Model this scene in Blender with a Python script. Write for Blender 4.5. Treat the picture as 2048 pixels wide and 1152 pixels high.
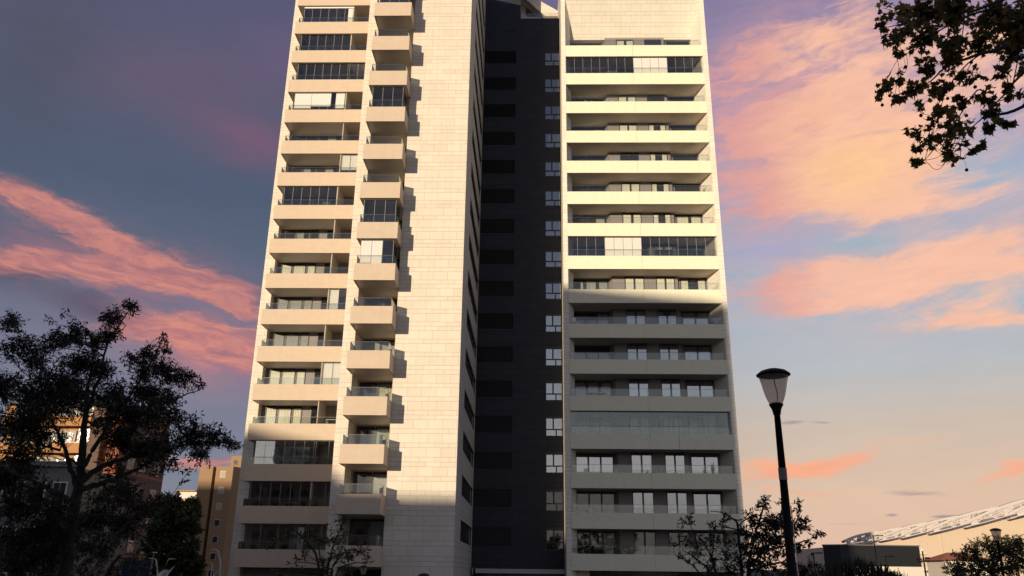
import bpy, math, random
import numpy as np
from mathutils import Matrix, Vector
R = math.radians
for o in list(bpy.data.objects): bpy.data.objects.remove(o)
S = bpy.context.scene
COL = S.collection

# ------------------------------------------------------------------ camera
EYE = 3.4
TH, RO, YW, FPX = R(19.1817), R(0.6649), R(1.4908), 1637.8
fw = Vector((-math.sin(YW)*math.cos(TH), math.cos(YW)*math.cos(TH), math.sin(TH)))
rt = Vector((math.cos(YW), math.sin(YW), 0)); up = rt.cross(fw)
r2 = rt*math.cos(RO)+up*math.sin(RO); u2 = -rt*math.sin(RO)+up*math.cos(RO)
cd = bpy.data.cameras.new('camera'); cam = bpy.data.objects.new('camera', cd); COL.objects.link(cam)
cam.matrix_world = Matrix(((r2.x, u2.x, -fw.x, 0), (r2.y, u2.y, -fw.y, 0), (r2.z, u2.z, -fw.z, EYE), (0, 0, 0, 1)))
cd.sensor_width = 36; cd.lens = FPX/2048*36; cd.clip_start = .1; cd.clip_end = 5000
S.camera = cam
S.render.resolution_x = 1024; S.render.resolution_y = 576

# ------------------------------------------------------------------ exposure
S.view_settings.view_transform = 'Standard'; S.view_settings.look = 'None'
S.view_settings.exposure = 0; S.view_settings.gamma = 1

# ------------------------------------------------------------------ sun
AZ, EL = 25.5, 6.5
sd = bpy.data.lights.new('sun', 'SUN'); so = bpy.data.objects.new('sun', sd); COL.objects.link(so)
sd.energy = 5.0; sd.angle = R(.53); sd.color = (1, .80, .56)
sdir = Vector((math.sin(R(AZ))*math.cos(R(EL)), math.cos(R(AZ))*math.cos(R(EL)), -math.sin(R(EL))))
so.rotation_euler = sdir.to_track_quat('-Z', 'Y').to_euler()
so.location = (-30, -50, 60)

# ------------------------------------------------------------------ node helper
def lin(c):
    return tuple(((v/255)/12.92 if v/255 <= .04045 else ((v/255+.055)/1.055)**2.4) for v in c)+(1,)
class NT:
    def __init__(s, nt): s.t = nt; s.n = nt.nodes; s.l = nt.links
    def new(s, k, **kw):
        n = s.n.new(k)
        for a, b in kw.items(): setattr(n, a, b)
        return n
    def put(s, sock, v):
        if isinstance(v, bpy.types.NodeSocket): s.l.new(v, sock)
        else: sock.default_value = v
    def m(s, op, a, b=0, c=0):
        n = s.new('ShaderNodeMath', operation=op)
        s.put(n.inputs[0], a); s.put(n.inputs[1], b)
        if len(n.inputs) > 2: s.put(n.inputs[2], c)
        return n.outputs[0]
    def clamp(s, a):
        n = s.new('ShaderNodeClamp'); s.put(n.inputs[0], a); return n.outputs[0]
    def sm(s, a, lo, hi, t0=0., t1=1.):
        n = s.new('ShaderNodeMapRange', interpolation_type='SMOOTHSTEP')
        s.put(n.inputs[0], a); n.inputs[1].default_value = lo; n.inputs[2].default_value = hi
        n.inputs[3].default_value = t0; n.inputs[4].default_value = t1
        return n.outputs[0]
    def mix(s, f, a, b, bt='MIX'):
        n = s.new('ShaderNodeMix', data_type='RGBA', blend_type=bt)
        s.put(n.inputs[0], f); s.put(n.inputs[6], a); s.put(n.inputs[7], b); return n.outputs[2]
    def comb(s, x, y, z):
        n = s.new('ShaderNodeCombineXYZ')
        for i, v in enumerate((x, y, z)): s.put(n.inputs[i], v)
        return n.outputs[0]
    def sep(s, v):
        n = s.new('ShaderNodeSeparateXYZ'); s.put(n.inputs[0], v); return n.outputs
    def noise(s, v, scale, detail=3, rough=.5, col=False):
        n = s.new('ShaderNodeTexNoise'); s.put(n.inputs['Vector'], v)
        n.inputs['Scale'].default_value = scale; n.inputs['Detail'].default_value = detail; n.inputs['Roughness'].default_value = rough
        return n.outputs['Color' if col else 'Fac']
    def ramp(s, f, stops):
        n = s.new('ShaderNodeValToRGB'); e = n.color_ramp.elements
        while len(e) < len(stops): e.new(.5)
        for i, (p, c) in enumerate(stops): e[i].position = p; e[i].color = c
        s.put(n.inputs[0], f); return n.outputs[0]

# ------------------------------------------------------------------ world: dusk sky, clouds laid out by azimuth and elevation
W = bpy.data.worlds.new('World'); S.world = W; W.use_nodes = True
N = NT(W.node_tree); N.n.clear()
tc = N.new('ShaderNodeTexCoord'); D = tc.outputs['Generated']
x, y, z = N.sep(D)
az0 = N.m('MULTIPLY', N.m('ARCTAN2', x, y), 57.2958)
el0 = N.m('MULTIPLY', N.m('ARCSINE', z), 57.2958)
wv = N.comb(N.m('MULTIPLY', az0, .10), N.m('MULTIPLY', el0, .30), 0)
wn = N.noise(wv, 1.0, 6, .6, True); wx, wy, wz = N.sep(wn)
az = N.m('ADD', az0, N.m('MULTIPLY', N.m('SUBTRACT', wx, .5), 6.0))
el = N.m('ADD', el0, N.m('MULTIPLY', N.m('SUBTRACT', wy, .5), 3.0))
sd_ = N.sm(az0, -5, 5, .11, -.08)          # streaks fall to the right on the left side, rise on the right side
elt = N.m('ADD', el, N.m('MULTIPLY', az, sd_))
tex = N.noise(N.comb(N.m('MULTIPLY', az, .24), N.m('MULTIPLY', elt, .72), 3.3), 1.0, 9, .62)
tex2 = N.noise(N.comb(N.m('MULTIPLY', az, .42), N.m('MULTIPLY', elt, 1.9), 8.1), 1.0, 8, .62)
wisp2 = N.noise(N.comb(N.m('MULTIPLY', az0, .2), N.m('MULTIPLY', el0, .7), 8.1), 1.0, 6, .6)
elf = N.m('DIVIDE', N.m('ADD', el0, 0), 90)
def st(*a): return [(p/90, lin(c)) for p, c in a]
left = N.ramp(elf, st((0, (122, 126, 140)), (8, (120, 124, 142)), (13, (118, 118, 140)), (18, (90, 102, 124)), (24, (78, 90, 112)), (32, (86, 88, 112)), (45, (84, 84, 118)), (90, (60, 70, 110))))
right = N.ramp(elf, st((0, (226, 186, 164)), (5, (220, 188, 164)), (9, (204, 186, 170)), (13, (182, 186, 190)), (18, (166, 178, 194)), (24, (164, 166, 190)), (30, (158, 146, 178)), (38, (130, 122, 158)), (90, (70, 80, 120))))
back = N.ramp(elf, st((0, (196, 190, 186)), (7, (212, 208, 210)), (13, (182, 188, 202)), (20, (138, 146, 170)), (32, (98, 104, 130)), (90, (72, 82, 112))))
base = N.mix(N.sm(az0, -14, 20), left, right)
aab = N.m('ABSOLUTE', az0)
base = N.mix(N.sm(aab, 60, 110), base, back)
def gauss(A, E_, a, e, sa, se, t):
    dx = N.m('SUBTRACT', A, a); dy = N.m('SUBTRACT', N.m('SUBTRACT', E_, e), N.m('MULTIPLY', dx, t))
    u_ = N.m('DIVIDE', dx, sa); v_ = N.m('DIVIDE', dy, se)
    return N.m('EXPONENT', N.m('MULTIPLY', N.m('ADD', N.m('MULTIPLY', u_, u_), N.m('MULTIPLY', v_, v_)), -.8))
# soft tints: az, el, saz, sel, tilt, colour, strength
c = base
vt = N.sm(N.m('ADD', N.m('MULTIPLY', tex, .6), N.m('MULTIPLY', tex2, .4)), .36, .60, .25, 1.)
for (a, e, sa, se, t, colr, k) in [(22, 29.5, 7.5, 5.2, .1, (228, 166, 156), .9), (17.5, 27, 3.2, 4.5, 0, (222, 154, 150), .65), (25.5, 18.6, 9, 2.5, 0, (228, 182, 168), .85), (-28, 17.8, 8, 2.0, -.12, (170, 112, 120), .65), (-22.5, 14.0, 4.2, 1.8, -.05, (204, 128, 124), .85), (31, 22, 5, 3, 0, (222, 184, 174), .55)]:
    c = N.mix(N.m('MULTIPLY', N.m('MULTIPLY', gauss(az, el, a, e, sa, se, t), vt), k), c, lin(colr))
for (a, e, sa, se, t, colr, k) in [(-21.5, 27.6, 3.6, 1.3, -.10, (140, 90, 114), .5), (-27, 30.5, 7, 2.2, .1, (112, 88, 110), .5), (-19, 33.5, 4, 2, 0, (112, 92, 126), .5), (-29.2, 15.4, 2.6, .6, -.1, (92, 78, 98), .8), (-34.5, 16.6, 2.0, .9, 0, (84, 74, 92), .8),
        (-20.5, 13.2, 3, 1.2, 0, (160, 112, 132), .6), (-23, 16.3, 3, .4, -.05, (104, 110, 138), .6), (-36, 30, 3, 5, 0, (78, 80, 96), .6),
        (23.5, 21.0, 3.0, .7, .02, (150, 176, 190), .8), (31, 24, 4, 1.4, 0, (158, 178, 196), .8), (31.5, 16.2, 3, 1, 0, (160, 184, 194), .6), (17, 21, 3, .8, 0, (164, 162, 196), .7)]:
    c = N.mix(N.m('MULTIPLY', gauss(az, el, a, e, sa, se, t), k), c, lin(colr))
# cloud coverage: az, el, saz, sel, tilt, weight
CV = [(-33.5, 21.0, 3.4, .75, -.20, 1.0), (-29.6, 19.4, 4.2, .75, -.24, 1.1), (-25.5, 17.9, 4.4, .85, -.16, 1.15), (-21, 17.0, 2.4, .8, -.22, 1.0), (-32.5, 17.8, 4.2, 1.1, .1, 1.0), (-28, 17.4, 3.6, 1.0, .0, .9), (-31.5, 18.9, 2.6, .35, -.1, -1.0), (-26, 18.3, 1.6, .3, -.3, -.8), (-35, 19.2, 1.6, .5, -.1, -.7), (-22.5, 16.1, 2.6, .35, -.1, -.7),
      (-25, 15.0, 3.4, .8, .12, 1.2), (-22, 14.1, 3.6, 1.1, -.06, 1.2), (-19.8, 12.8, 2.4, .6, -.2, .9), (-25.5, 16.4, 3.4, .35, -.08, -.9), (-21, 6.6, 2.4, .40, 0, 1.0), (-32, 19.6, 2, .3, -.2, -.5),
      (21.5, 33.8, 5.5, 1.5, .15, .75), (24.5, 31, 4.2, 2.0, .2, .9), (19, 28.4, 4.2, 1.6, .25, 1.0), (18, 25.4, 3.6, 1.3, .1, .95), (24, 25.8, 4.2, 1.8, .05, 1.3), (22, 23.5, 6, .7, 0, 1.2), (27.2, 22.7, 4, .5, -.08, 1.1), (29, 28.5, 4, 2.0, .1, .8),
      (18, 31.2, 2.6, .5, .1, -1.0), (20.8, 28.6, 1.3, .6, 0, -.6), (16.5, 26.8, 2.2, .35, -.1, -.7), (24.5, 20.8, 4.0, .6, .02, -.9), (18, 21.6, 3, .4, 0, -.4),
      (20, 19.1, 4.2, .7, .18, .8), (26, 18.5, 4.4, 1.1, -.03, 1.15), (30, 19.8, 2.4, .9, -.25, .95), (21, 17.4, 4.5, .6, .05, .8), (31.4, 17.8, 2.4, .5, -.2, .7), (29.6, 15.1, 2.8, .5, -.12, 1.0), (23.5, 18.4, 7, 1.9, 0, .45), (17, 32.5, 3.2, 1.4, .2, .65), (16.6, 29.3, 2.6, 1.1, .2, .75), (30, 17, 4, 2.2, 0, .35), (27, 24.5, 4, 1.2, 0, .4), (22.5, 21.3, 2, .5, .1, .5), (33.5, 30, 2.5, 2.5, 0, .7),
      (18.8, 6.9, 2.8, .36, .13, 1.25), (16.2, 6.7, 2.8, .6, 0, .8), (28.9, 5.8, 1.7, .30, .22, .9), (17.2, 5.3, 2.2, .2, -.08, .9), (24, 7.9, 2.2, .09, 0, .55)]
cov = 0
for (a, e, sa, se, t, k) in CV: cov = N.m('ADD', cov, N.m('MULTIPLY', gauss(az, el, a, e, sa, se, t), k))
gate = N.sm(cov, .0, .35)
v = N.m('ADD', N.m('MULTIPLY', cov, 1.15), N.m('MULTIPLY', N.m('SUBTRACT', tex, .5), 2.7)); v = N.m('ADD', v, N.m('MULTIPLY', N.m('SUBTRACT', tex2, .5), 1.5))
front = N.sm(aab, 70, 45)
cm = N.m('MULTIPLY', N.m('MULTIPLY', N.sm(v, -.05, 1.35), gate), front)
cl = N.mix(N.sm(tex2, .3, .7), lin((172, 112, 118)), lin((222, 142, 124)))
cr = N.mix(N.sm(az, 15, 23), lin((222, 158, 150)), lin((246, 190, 162)))
cr = N.mix(N.m('MULTIPLY', gauss(az, el, 23.6, 25.4, 4, 2.0, 0), .95), cr, lin((255, 200, 146)))
cr = N.mix(N.m('MULTIPLY', gauss(az, el, 20.6, 29.0, 2.6, 1.1, .3), .7), cr, lin((246, 184, 150)))
cr = N.mix(N.sm(el0, 10, 8), cr, lin((246, 170, 134)))
cr = N.mix(1, cr, N.mix(tex2, (.88, .88, .9, 1), (1.12, 1.12, 1.1, 1)), 'MULTIPLY')
c = N.mix(N.m('MULTIPLY', cm, N.sm(az0, -5, 5, .80, .96)), c, N.mix(N.m('GREATER_THAN', az0, 0), cl, cr))
# low grey streaks
cov = 0
for (a, e, sa, se, t, k) in [(17.3, 9.6, .9, .16, .05, 1), (19.4, 9.5, .7, .12, -.1, .9), (24.6, 4.9, 2.4, .26, -.05, .75), (26.2, 3.5, 1.6, .13, 0, 1), (22.8, 3.65, .5, .11, 0, .9), (20.5, 3.2, 2, .1, 0, .5)]: cov = N.m('ADD', cov, N.m('MULTIPLY', gauss(az0, N.m('ADD', el0, N.m('MULTIPLY', N.m('SUBTRACT', wz, .5), .5)), a, e, sa, se, t), k))
v = N.m('ADD', cov, N.m('MULTIPLY', N.m('SUBTRACT', tex2, .5), 1.2))
c = N.mix(N.m('MULTIPLY', N.sm(v, .35, 1.0), .75), c, N.mix(N.sm(el0, 4.6, 3.8), lin((160, 138, 142)), lin((116, 124, 140))))
# fine streaks over everything
c = N.mix(1, c, N.mix(wisp2, (.93, .93, .95, 1), (1.07, 1.06, 1.05, 1)), 'MULTIPLY')
# below the horizon
c = N.mix(N.sm(el0, -4, -.5), lin((60, 56, 54)), c)
bg = N.new('ShaderNodeBackground'); N.put(bg.inputs[0], c); bg.inputs[1].default_value = 1.0
sky = N.new('ShaderNodeTexSky', sky_type='NISHITA'); sky.sun_disc = False; sky.sun_elevation = R(EL); sky.sun_rotation = R(180+AZ)
bg2 = N.new('ShaderNodeBackground'); N.l.new(sky.outputs[0], bg2.inputs[0]); bg2.inputs[1].default_value = .006
ad = N.new('ShaderNodeAddShader'); N.l.new(bg.outputs[0], ad.inputs[0]); N.l.new(bg2.outputs[0], ad.inputs[1])
wo = N.new('ShaderNodeOutputWorld'); N.l.new(ad.outputs[0], wo.inputs[0])
W.cycles.sampling_method = 'MANUAL'; W.cycles.sample_map_resolution = 256

# ------------------------------------------------------------------ materials
def mat(name):
    m = bpy.data.materials.new(name); m.use_nodes = True; n = NT(m.node_tree); n.n.clear()
    out = n.new('ShaderNodeOutputMaterial'); return m, n, out
def pbsdf(n, out, colr, rough=.7, metal=0, bump=None, bstr=.2, spec=.4):
    b = n.new('ShaderNodeBsdfPrincipled'); n.put(b.inputs['Base Color'], colr); n.put(b.inputs['Roughness'], rough)
    b.inputs['Metallic'].default_value = metal; b.inputs['Specular IOR Level'].default_value = spec
    if bump is not None:
        bp = n.new('ShaderNodeBump'); bp.inputs['Strength'].default_value = bstr; bp.inputs['Distance'].default_value = .05
        n.put(bp.inputs['Height'], bump); n.l.new(bp.outputs[0], b.inputs['Normal'])
    n.l.new(b.outputs[0], out.inputs[0]); return b
def rgb(c): return (c[0], c[1], c[2], 1)
def simple(name, c, rough=.6, metal=0, var=.12, scale=3., spec=.4):
    m, n, out = mat(name); g = n.new('ShaderNodeNewGeometry')
    f = n.noise(g.outputs['Position'], scale, 5, .6)
    lo = tuple(v*(1-var) for v in c)+(1,); hi = tuple(min(1, v*(1+var)) for v in c)+(1,)
    pbsdf(n, out, n.mix(f, lo, hi), rough, metal, f, .15, spec); return m
def stone(name, c1, c2, joint, rough=.6, jw=.016, jcol=.5, period=3.1, z0=4.33, spec=.4):
    m, n, out = mat(name); g = n.new('ShaderNodeNewGeometry'); px, py, pz = n.sep(g.outputs['Position']); nx, ny, nz = n.sep(g.outputs['Normal'])
    u = n.mix(n.m('GREATER_THAN', n.m('ABSOLUTE', nx), .6), n.comb(px, 0, 0), n.comb(n.m('ADD', py, .37), 0, 0)); u = n.sep(u)[0]
    zz = n.m('SUBTRACT', pz, z0-31); zr = n.m('DIVIDE', zz, period); fl = n.m('FLOOR', zr); zl = n.m('MULTIPLY', n.m('SUBTRACT', zr, fl), period)
    js = [0, .62, .93, 1.55, 1.86, 2.48, 2.79]; row = 0; d = n.m('SUBTRACT', period, zl)
    for i, j in enumerate(js):
        d = n.m('MINIMUM', d, n.m('ABSOLUTE', n.m('SUBTRACT', zl, j)))
        row = n.m('ADD', row, n.m('GREATER_THAN', zl, j))
    rid = n.m('ADD', row, n.m('MULTIPLY', fl, 7))
    uo = n.m('ADD', n.m('DIVIDE', n.m('ADD', u, 60.07), .975), n.m('MULTIPLY', n.m('MODULO', rid, 2), .5))
    uo = n.m('ADD', uo, n.m('MULTIPLY', n.m('SINE', n.m('MULTIPLY', rid, 2.3)), .05))
    uf = n.m('FLOOR', uo); dv = n.m('SUBTRACT', uo, uf); dv = n.m('MULTIPLY', n.m('MINIMUM', dv, n.m('SUBTRACT', 1, dv)), .975)
    jd = n.m('MINIMUM', d, n.m('ADD', dv, .004))
    line = n.m('LESS_THAN', jd, jw)
    wn = n.new('ShaderNodeTexWhiteNoise', noise_dimensions='3D'); n.put(wn.inputs['Vector'], n.comb(uf, rid, 1))
    tone = n.mix(wn.outputs['Value'], c1+(1,), c2+(1,))
    ns = n.noise(g.outputs['Position'], .5, 6, .6)
    streak = n.noise(n.comb(n.m('MULTIPLY', u, 2.2), n.m('MULTIPLY', pz, .12), 0), 1, 4, .6)
    tone = n.mix(1, tone, n.mix(ns, (.92, .92, .92, 1), (1.07, 1.06, 1.05, 1)), 'MULTIPLY')
    tone = n.mix(1, tone, n.mix(streak, (.95, .95, .95, 1), (1.04, 1.04, 1.04, 1)), 'MULTIPLY')
    colr = n.mix(line, tone, tuple(v*jcol for v in c1)+(1,))
    pbsdf(n, out, colr, rough, 0, n.m('MINIMUM', jd, .03), .5, spec); return m
def render_panel(name, c, var=.10, rough=.75):
    m, n, out = mat(name); g = n.new('ShaderNodeNewGeometry'); px, py, pz = n.sep(g.outputs['Position'])
    f = n.noise(n.comb(n.m('MULTIPLY', px, .9), py, n.m('MULTIPLY', pz, 2.2)), 1.3, 7, .65)
    st_ = n.noise(n.comb(n.m('MULTIPLY', px, 3.5), py, n.m('MULTIPLY', pz, .35)), 1, 4, .6)
    blot = n.sm(n.noise(g.outputs['Position'], 5.5, 3, .5), .60, .72, 0, .35)
    cc = n.mix(f, tuple(v*(1-var) for v in c)+(1,), tuple(min(1, v*(1+var)) for v in c)+(1,))
    cc = n.mix(1, cc, n.mix(st_, (.94, .93, .92, 1), (1.05, 1.05, 1.05, 1)), 'MULTIPLY')
    cc = n.mix(blot, cc, tuple(v*.86 for v in c)+(1,))
    pbsdf(n, out, cc, rough, 0, f, .12); return m
def glass(name, tint, refl=.12, rough=.0, fres=1.0, gl=(1, 1, 1)):
    m, n, out = mat(name); t = n.new('ShaderNodeBsdfTransparent'); t.inputs[0].default_value = rgb(tint)
    g = n.new('ShaderNodeBsdfGlossy'); g.inputs['Color'].default_value = rgb(gl); g.inputs['Roughness'].default_value = rough
    geo = n.new('ShaderNodeNewGeometry')
    bp = n.new('ShaderNodeBump'); bp.inputs['Strength'].default_value = .02; bp.inputs['Distance'].default_value = .05
    n.put(bp.inputs['Height'], n.noise(geo.outputs['Position'], 1.2, 2, .5)); n.l.new(bp.outputs[0], g.inputs['Normal'])
    fr = n.new('ShaderNodeFresnel'); fr.inputs[0].default_value = 1.5
    f = n.clamp(n.m('ADD', n.m('MULTIPLY', fr.outputs[0], fres), refl))
    mx = n.new('ShaderNodeMixShader'); n.put(mx.inputs[0], f); n.l.new(t.outputs[0], mx.inputs[1]); n.l.new(g.outputs[0], mx.inputs[2])
    n.l.new(mx.outputs[0], out.inputs[0]); return m
def stripes(name, c, axis='z', pitch=.07, dark=.45, rough=.5, duty=.3, metal=0):
    m, n, out = mat(name); g = n.new('ShaderNodeNewGeometry'); p = n.sep(g.outputs['Position'])
    v = n.m('FRACT', n.m('DIVIDE', n.m('ADD', p['xyz'.index(axis)], 500), pitch))
    f = n.sm(v, 0, duty)
    cc = n.mix(f, tuple(q*dark for q in c)+(1,), c+(1,))
    pbsdf(n, out, cc, rough, metal, v, .4); return m
M = {}
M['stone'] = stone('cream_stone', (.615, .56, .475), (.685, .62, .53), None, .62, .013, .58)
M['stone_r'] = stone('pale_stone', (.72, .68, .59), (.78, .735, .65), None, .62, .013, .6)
M['stone_shaded'] = stone('shaded_side_stone', (.40, .39, .38), (.44, .43, .415), None, .62)  # same stone as the front; its dusk shade is put into the greyer colour
M['navy'] = stone('dark_tile', (.014, .016, .026), (.019, .022, .035), None, .5, .016, .3, spec=.3)
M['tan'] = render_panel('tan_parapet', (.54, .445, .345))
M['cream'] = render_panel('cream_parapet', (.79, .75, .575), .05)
M['soffit'] = stripes('soffit_boards', (.60, .53, .45), 'x', .16, .85, .5, .12)
M['floor'] = simple('balcony_floor', (.50, .44, .37), .7)
M['panel'] = stripes('grey_wall_panel', (.215, .195, .185), 'x', 1.05, .6, .6, .02)
M['inner'] = simple('inner_wall', (.42, .38, .33), .8)
M['frame'] = simple('dark_frame', (.018, .018, .02), .4, 0, .1)
M['alu'] = simple('aluminium', (.50, .49, .47), .35, .6, .05)
M['mull'] = simple('light_mullion', (.32, .31, .30), .5, 0, .05)
M['encl_dark'] = glass('tinted_enclosure_glass', (.72, .73, .73), .03, 0, .9)
M['white'] = simple('white_metal', (.75, .74, .72), .45, 0, .03)
M['room'] = simple('dark_room', (.016, .016, .018), .9)
M['blind'] = stripes('white_blind', (.66, .63, .60), 'x', .26, .88, .8, .1)
M['curtain'] = stripes('curtain', (.72, .70, .60), 'x', .13, .62, .9, .6)
M['curtain2'] = stripes('grey_curtain', (.36, .36, .36), 'x', .11, .6, .9, .6)
M['greencurtain'] = stripes('green_curtain', (.42, .43, .30), 'x', .15, .5, .9, .6)
M['rail'] = glass('rail_glass', (.93, .95, .94), .012, .0, .9)
M['encl'] = glass('enclosure_glass', (.93, .94, .93), .02, 0, .9)
M['encl_bright'] = glass('mirror_enclosure_glass', (.8, .85, .86), .20, 0, 1.1)
M['encl_green'] = glass('green_enclosure_glass', (.70, .80, .78), .05, 0, 1.0)
M['winm'] = glass('half_mirror_window_glass', (.7, .74, .76), .19, 0, 1.0)
M['win'] = glass('window_glass', (.92, .93, .92), .015, 0, .9)
M['winr'] = glass('mirror_window_glass', (.6, .64, .66), .26, 0, 1.1)
M['edge'] = simple('glass_edge', (.10, .13, .12), .3)
M['louver'] = stripes('louver', (.022, .020, .022), 'z', .09, .6, .6, .5)
M['black'] = simple('black_paint', (.006, .006, .007), .6, 0, .1, 3, .15)
M['roofgrey'] = simple('flat_roof', (.2, .19, .18), .9)
M['ground_glass'] = simple('dark_lobby_glass', (.01, .012, .014), .1)
M['band'] = simple('canopy', (.42, .42, .42), .5)

# ------------------------------------------------------------------ mesh builder
class MB:
    def __init__(s): s.v = []; s.f = []; s.m = []; s.sm = []
    def add(s, vs, fs, mi=0, smooth=False):
        b = len(s.v); s.v += [tuple(p) for p in vs]
        for f in fs: s.f.append([b+i for i in f]); s.m.append(mi); s.sm.append(smooth)
    def box(s, x0, x1, y0, y1, z0, z1, mi=0, skip=()):
        vs = [(x0, y0, z0), (x1, y0, z0), (x1, y1, z0), (x0, y1, z0), (x0, y0, z1), (x1, y0, z1), (x1, y1, z1), (x0, y1, z1)]
        fs = [(3, 2, 1, 0), (4, 5, 6, 7), (0, 1, 5, 4), (1, 2, 6, 5), (2, 3, 7, 6), (3, 0, 4, 7)]
        s.add(vs, fs, mi)
    def prism(s, poly, z0, z1, mi=0):       # plan polygon (counter-clockwise) extruded upward
        n = len(poly); vs = [(a, b, z0) for a, b in poly]+[(a, b, z1) for a, b in poly]
        fs = [tuple(reversed(range(n))), tuple(range(n, 2*n))]+[(i, (i+1) % n, n+(i+1) % n, n+i) for i in range(n)]
        s.add(vs, fs, mi)
    def face_prism(s, poly, y0, y1, mi=0):  # elevation polygon (x,z) extruded along y
        n = len(poly); vs = [(a, y0, b) for a, b in poly]+[(a, y1, b) for a, b in poly]
        fs = [tuple(range(n)), tuple(reversed(range(n, 2*n)))]+[((i+1) % n, i, n+i, n+(i+1) % n) for i in range(n)]
        s.add(vs, fs, mi)
    def tube(s, pts, rad, seg=8, mi=0, cap=True):
        pts = [Vector(p) for p in pts]; n = len(pts)
        if not hasattr(rad, '__len__'): rad = [rad]*n
        vs = []; ref = Vector((0, 0, 1))
        for i, p in enumerate(pts):
            t = (pts[min(i+1, n-1)]-pts[max(i-1, 0)]); t = t.normalized() if t.length > 1e-9 else Vector((0, 0, 1))
            a = t.cross(ref if abs(t.dot(ref)) < .95 else Vector((1, 0, 0))).normalized(); b = t.cross(a)
            for k in range(seg):
                an = 2*math.pi*k/seg; vs.append(p+(a*math.cos(an)+b*math.sin(an))*rad[i])
        fs = []
        for i in range(n-1):
            for k in range(seg):
                k2 = (k+1) % seg; fs.append((i*seg+k, i*seg+k2, (i+1)*seg+k2, (i+1)*seg+k))
        if cap: fs += [tuple(range(seg)), tuple((n-1)*seg+k for k in reversed(range(seg)))]
        s.add(vs, fs, mi, True)
    def lathe(s, prof, seg=28, mi=0, cx=0, cy=0, cz=0, flute=0, closed=False):
        vs = []
        for r, zz in prof:
            for k in range(seg):
                an = 2*math.pi*k/seg; rr = r*(1+flute*(k % 2)); vs.append((cx+rr*math.cos(an), cy+rr*math.sin(an), cz+zz))
        fs = []
        for i in range(len(prof)-1):
            for k in range(seg):
                k2 = (k+1) % seg; fs.append((i*seg+k, i*seg+k2, (i+1)*seg+k2, (i+1)*seg+k))
        s.add(vs, fs, mi, True)
    def build(s, name, mats, parent=None):
        me = bpy.data.meshes.new(name); me.from_pydata(s.v, [], s.f)
        if not isinstance(mats, (list, tuple)): mats = [mats]
        for m in mats: me.materials.append(m)
        me.polygons.foreach_set('material_index', s.m); me.polygons.foreach_set('use_smooth', s.sm)
        me.update(); o = bpy.data.objects.new(name, me); COL.objects.link(o)
        if parent: o.parent = parent
        return o
def tag(o, label=None, cat=None, group=None, kind=None):
    if label: o['label'] = label
    if cat: o['category'] = cat
    if group: o['group'] = group
    if kind: o['kind'] = kind
    return o
def thing(name, label, cat, loc=(0, 0, 0), rz=0, group=None):
    o = bpy.data.objects.new(name, None); COL.objects.link(o); o.location = loc; o.rotation_euler = (0, 0, rz); o.empty_display_size = .3
    return tag(o, label, cat, group)
def copy_tree(o, parent=None):
    c = o.copy(); COL.objects.link(c); c.parent = parent
    for ch in [k for k in COL.objects if k.parent == o]: copy_tree(ch, c)
    return c
def wall_open(mb, a0, a1, z0, z1, fn, opens, depth, mi=0, mir=0):
    """flat wall with real openings; fn(a, z, d) maps wall coordinates (d = depth inward) to world"""
    As = sorted(set([a0, a1]+[v for o in opens for v in o[:2]])); Zs = sorted(set([z0, z1]+[v for o in opens for v in o[2:4]]))
    for i in range(len(As)-1):
        for j in range(len(Zs)-1):
            ca = (As[i]+As[i+1])/2; cz = (Zs[j]+Zs[j+1])/2
            if any(o[0] < ca < o[1] and o[2] < cz < o[3] for o in opens): continue
            mb.add([fn(As[i], Zs[j], 0), fn(As[i+1], Zs[j], 0), fn(As[i+1], Zs[j+1], 0), fn(As[i], Zs[j+1], 0)], [(0, 1, 2, 3)], mi)
    for o in opens:
        p = [(o[0], o[2]), (o[1], o[2]), (o[1], o[3]), (o[0], o[3])]
        for k in range(4):
            q, r_ = p[k], p[(k+1) % 4]
            mb.add([fn(q[0], q[1], 0), fn(r_[0], r_[1], 0), fn(r_[0], r_[1], depth), fn(q[0], q[1], depth)], [(3, 2, 1, 0)], mir)
        mb.add([fn(a, b, depth) for a, b in p], [(0, 1, 2, 3)], mir)
# ================================================================== THE TOWER
F = 3.1; H0 = 4.856
DL, DR, DW, DC = 63.08, 66.84, 70.62, 54.43
rng = random.Random(11)
tower = thing('apartment_tower', 'tall pale stone apartment tower with stepped wings, long balconies and a dark recessed middle wall', 'apartment building', (-3, 66, 0))
tower.location = (0, 0, 0)
# --- central pale block with the recess behind the column of small balconies
mb = MB()
mb.prism([(-13.1, DC), (-12.25, DC), (-12.25, DC+2.15), (-9.45, DC+2.15), (-9.45, DC), (-4.91, DC), (-4.91, DC+.02), (-5.25, DC+.02), (-5.25, 76), (-13.1, 76)], 0, 60)
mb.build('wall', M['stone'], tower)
# side wall with its band windows
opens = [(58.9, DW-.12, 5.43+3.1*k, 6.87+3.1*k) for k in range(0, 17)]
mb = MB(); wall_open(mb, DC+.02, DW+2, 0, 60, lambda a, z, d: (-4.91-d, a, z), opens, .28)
mb.build('wall', M['stone_shaded'], tower)
for o in opens:
    f = MB(); y0, y1, z0, z1 = o
    for t in range(6):
        yy = y0+(y1-y0)*t/5; f.box(-5.10, -4.99, yy-.05, yy+.05, z0, z1)
    f.box(-5.11, -4.98, y0, y1, z0, z0+.06); f.box(-5.11, -4.98, y0, y1, z1-.06, z1)
    w = f.build('side_window', M['frame'], tower)
    p = MB(); p.box(-5.06, -5.04, y0+.02, y1-.02, z0+.03, z1-.03); p.build('pane', M['win'], w)
    q = MB(); q.box(-5.185, -5.17, y0+.01, y1-.01, z0+.01, z1-.01)
    q.build('backing', M['room'], w)
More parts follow.
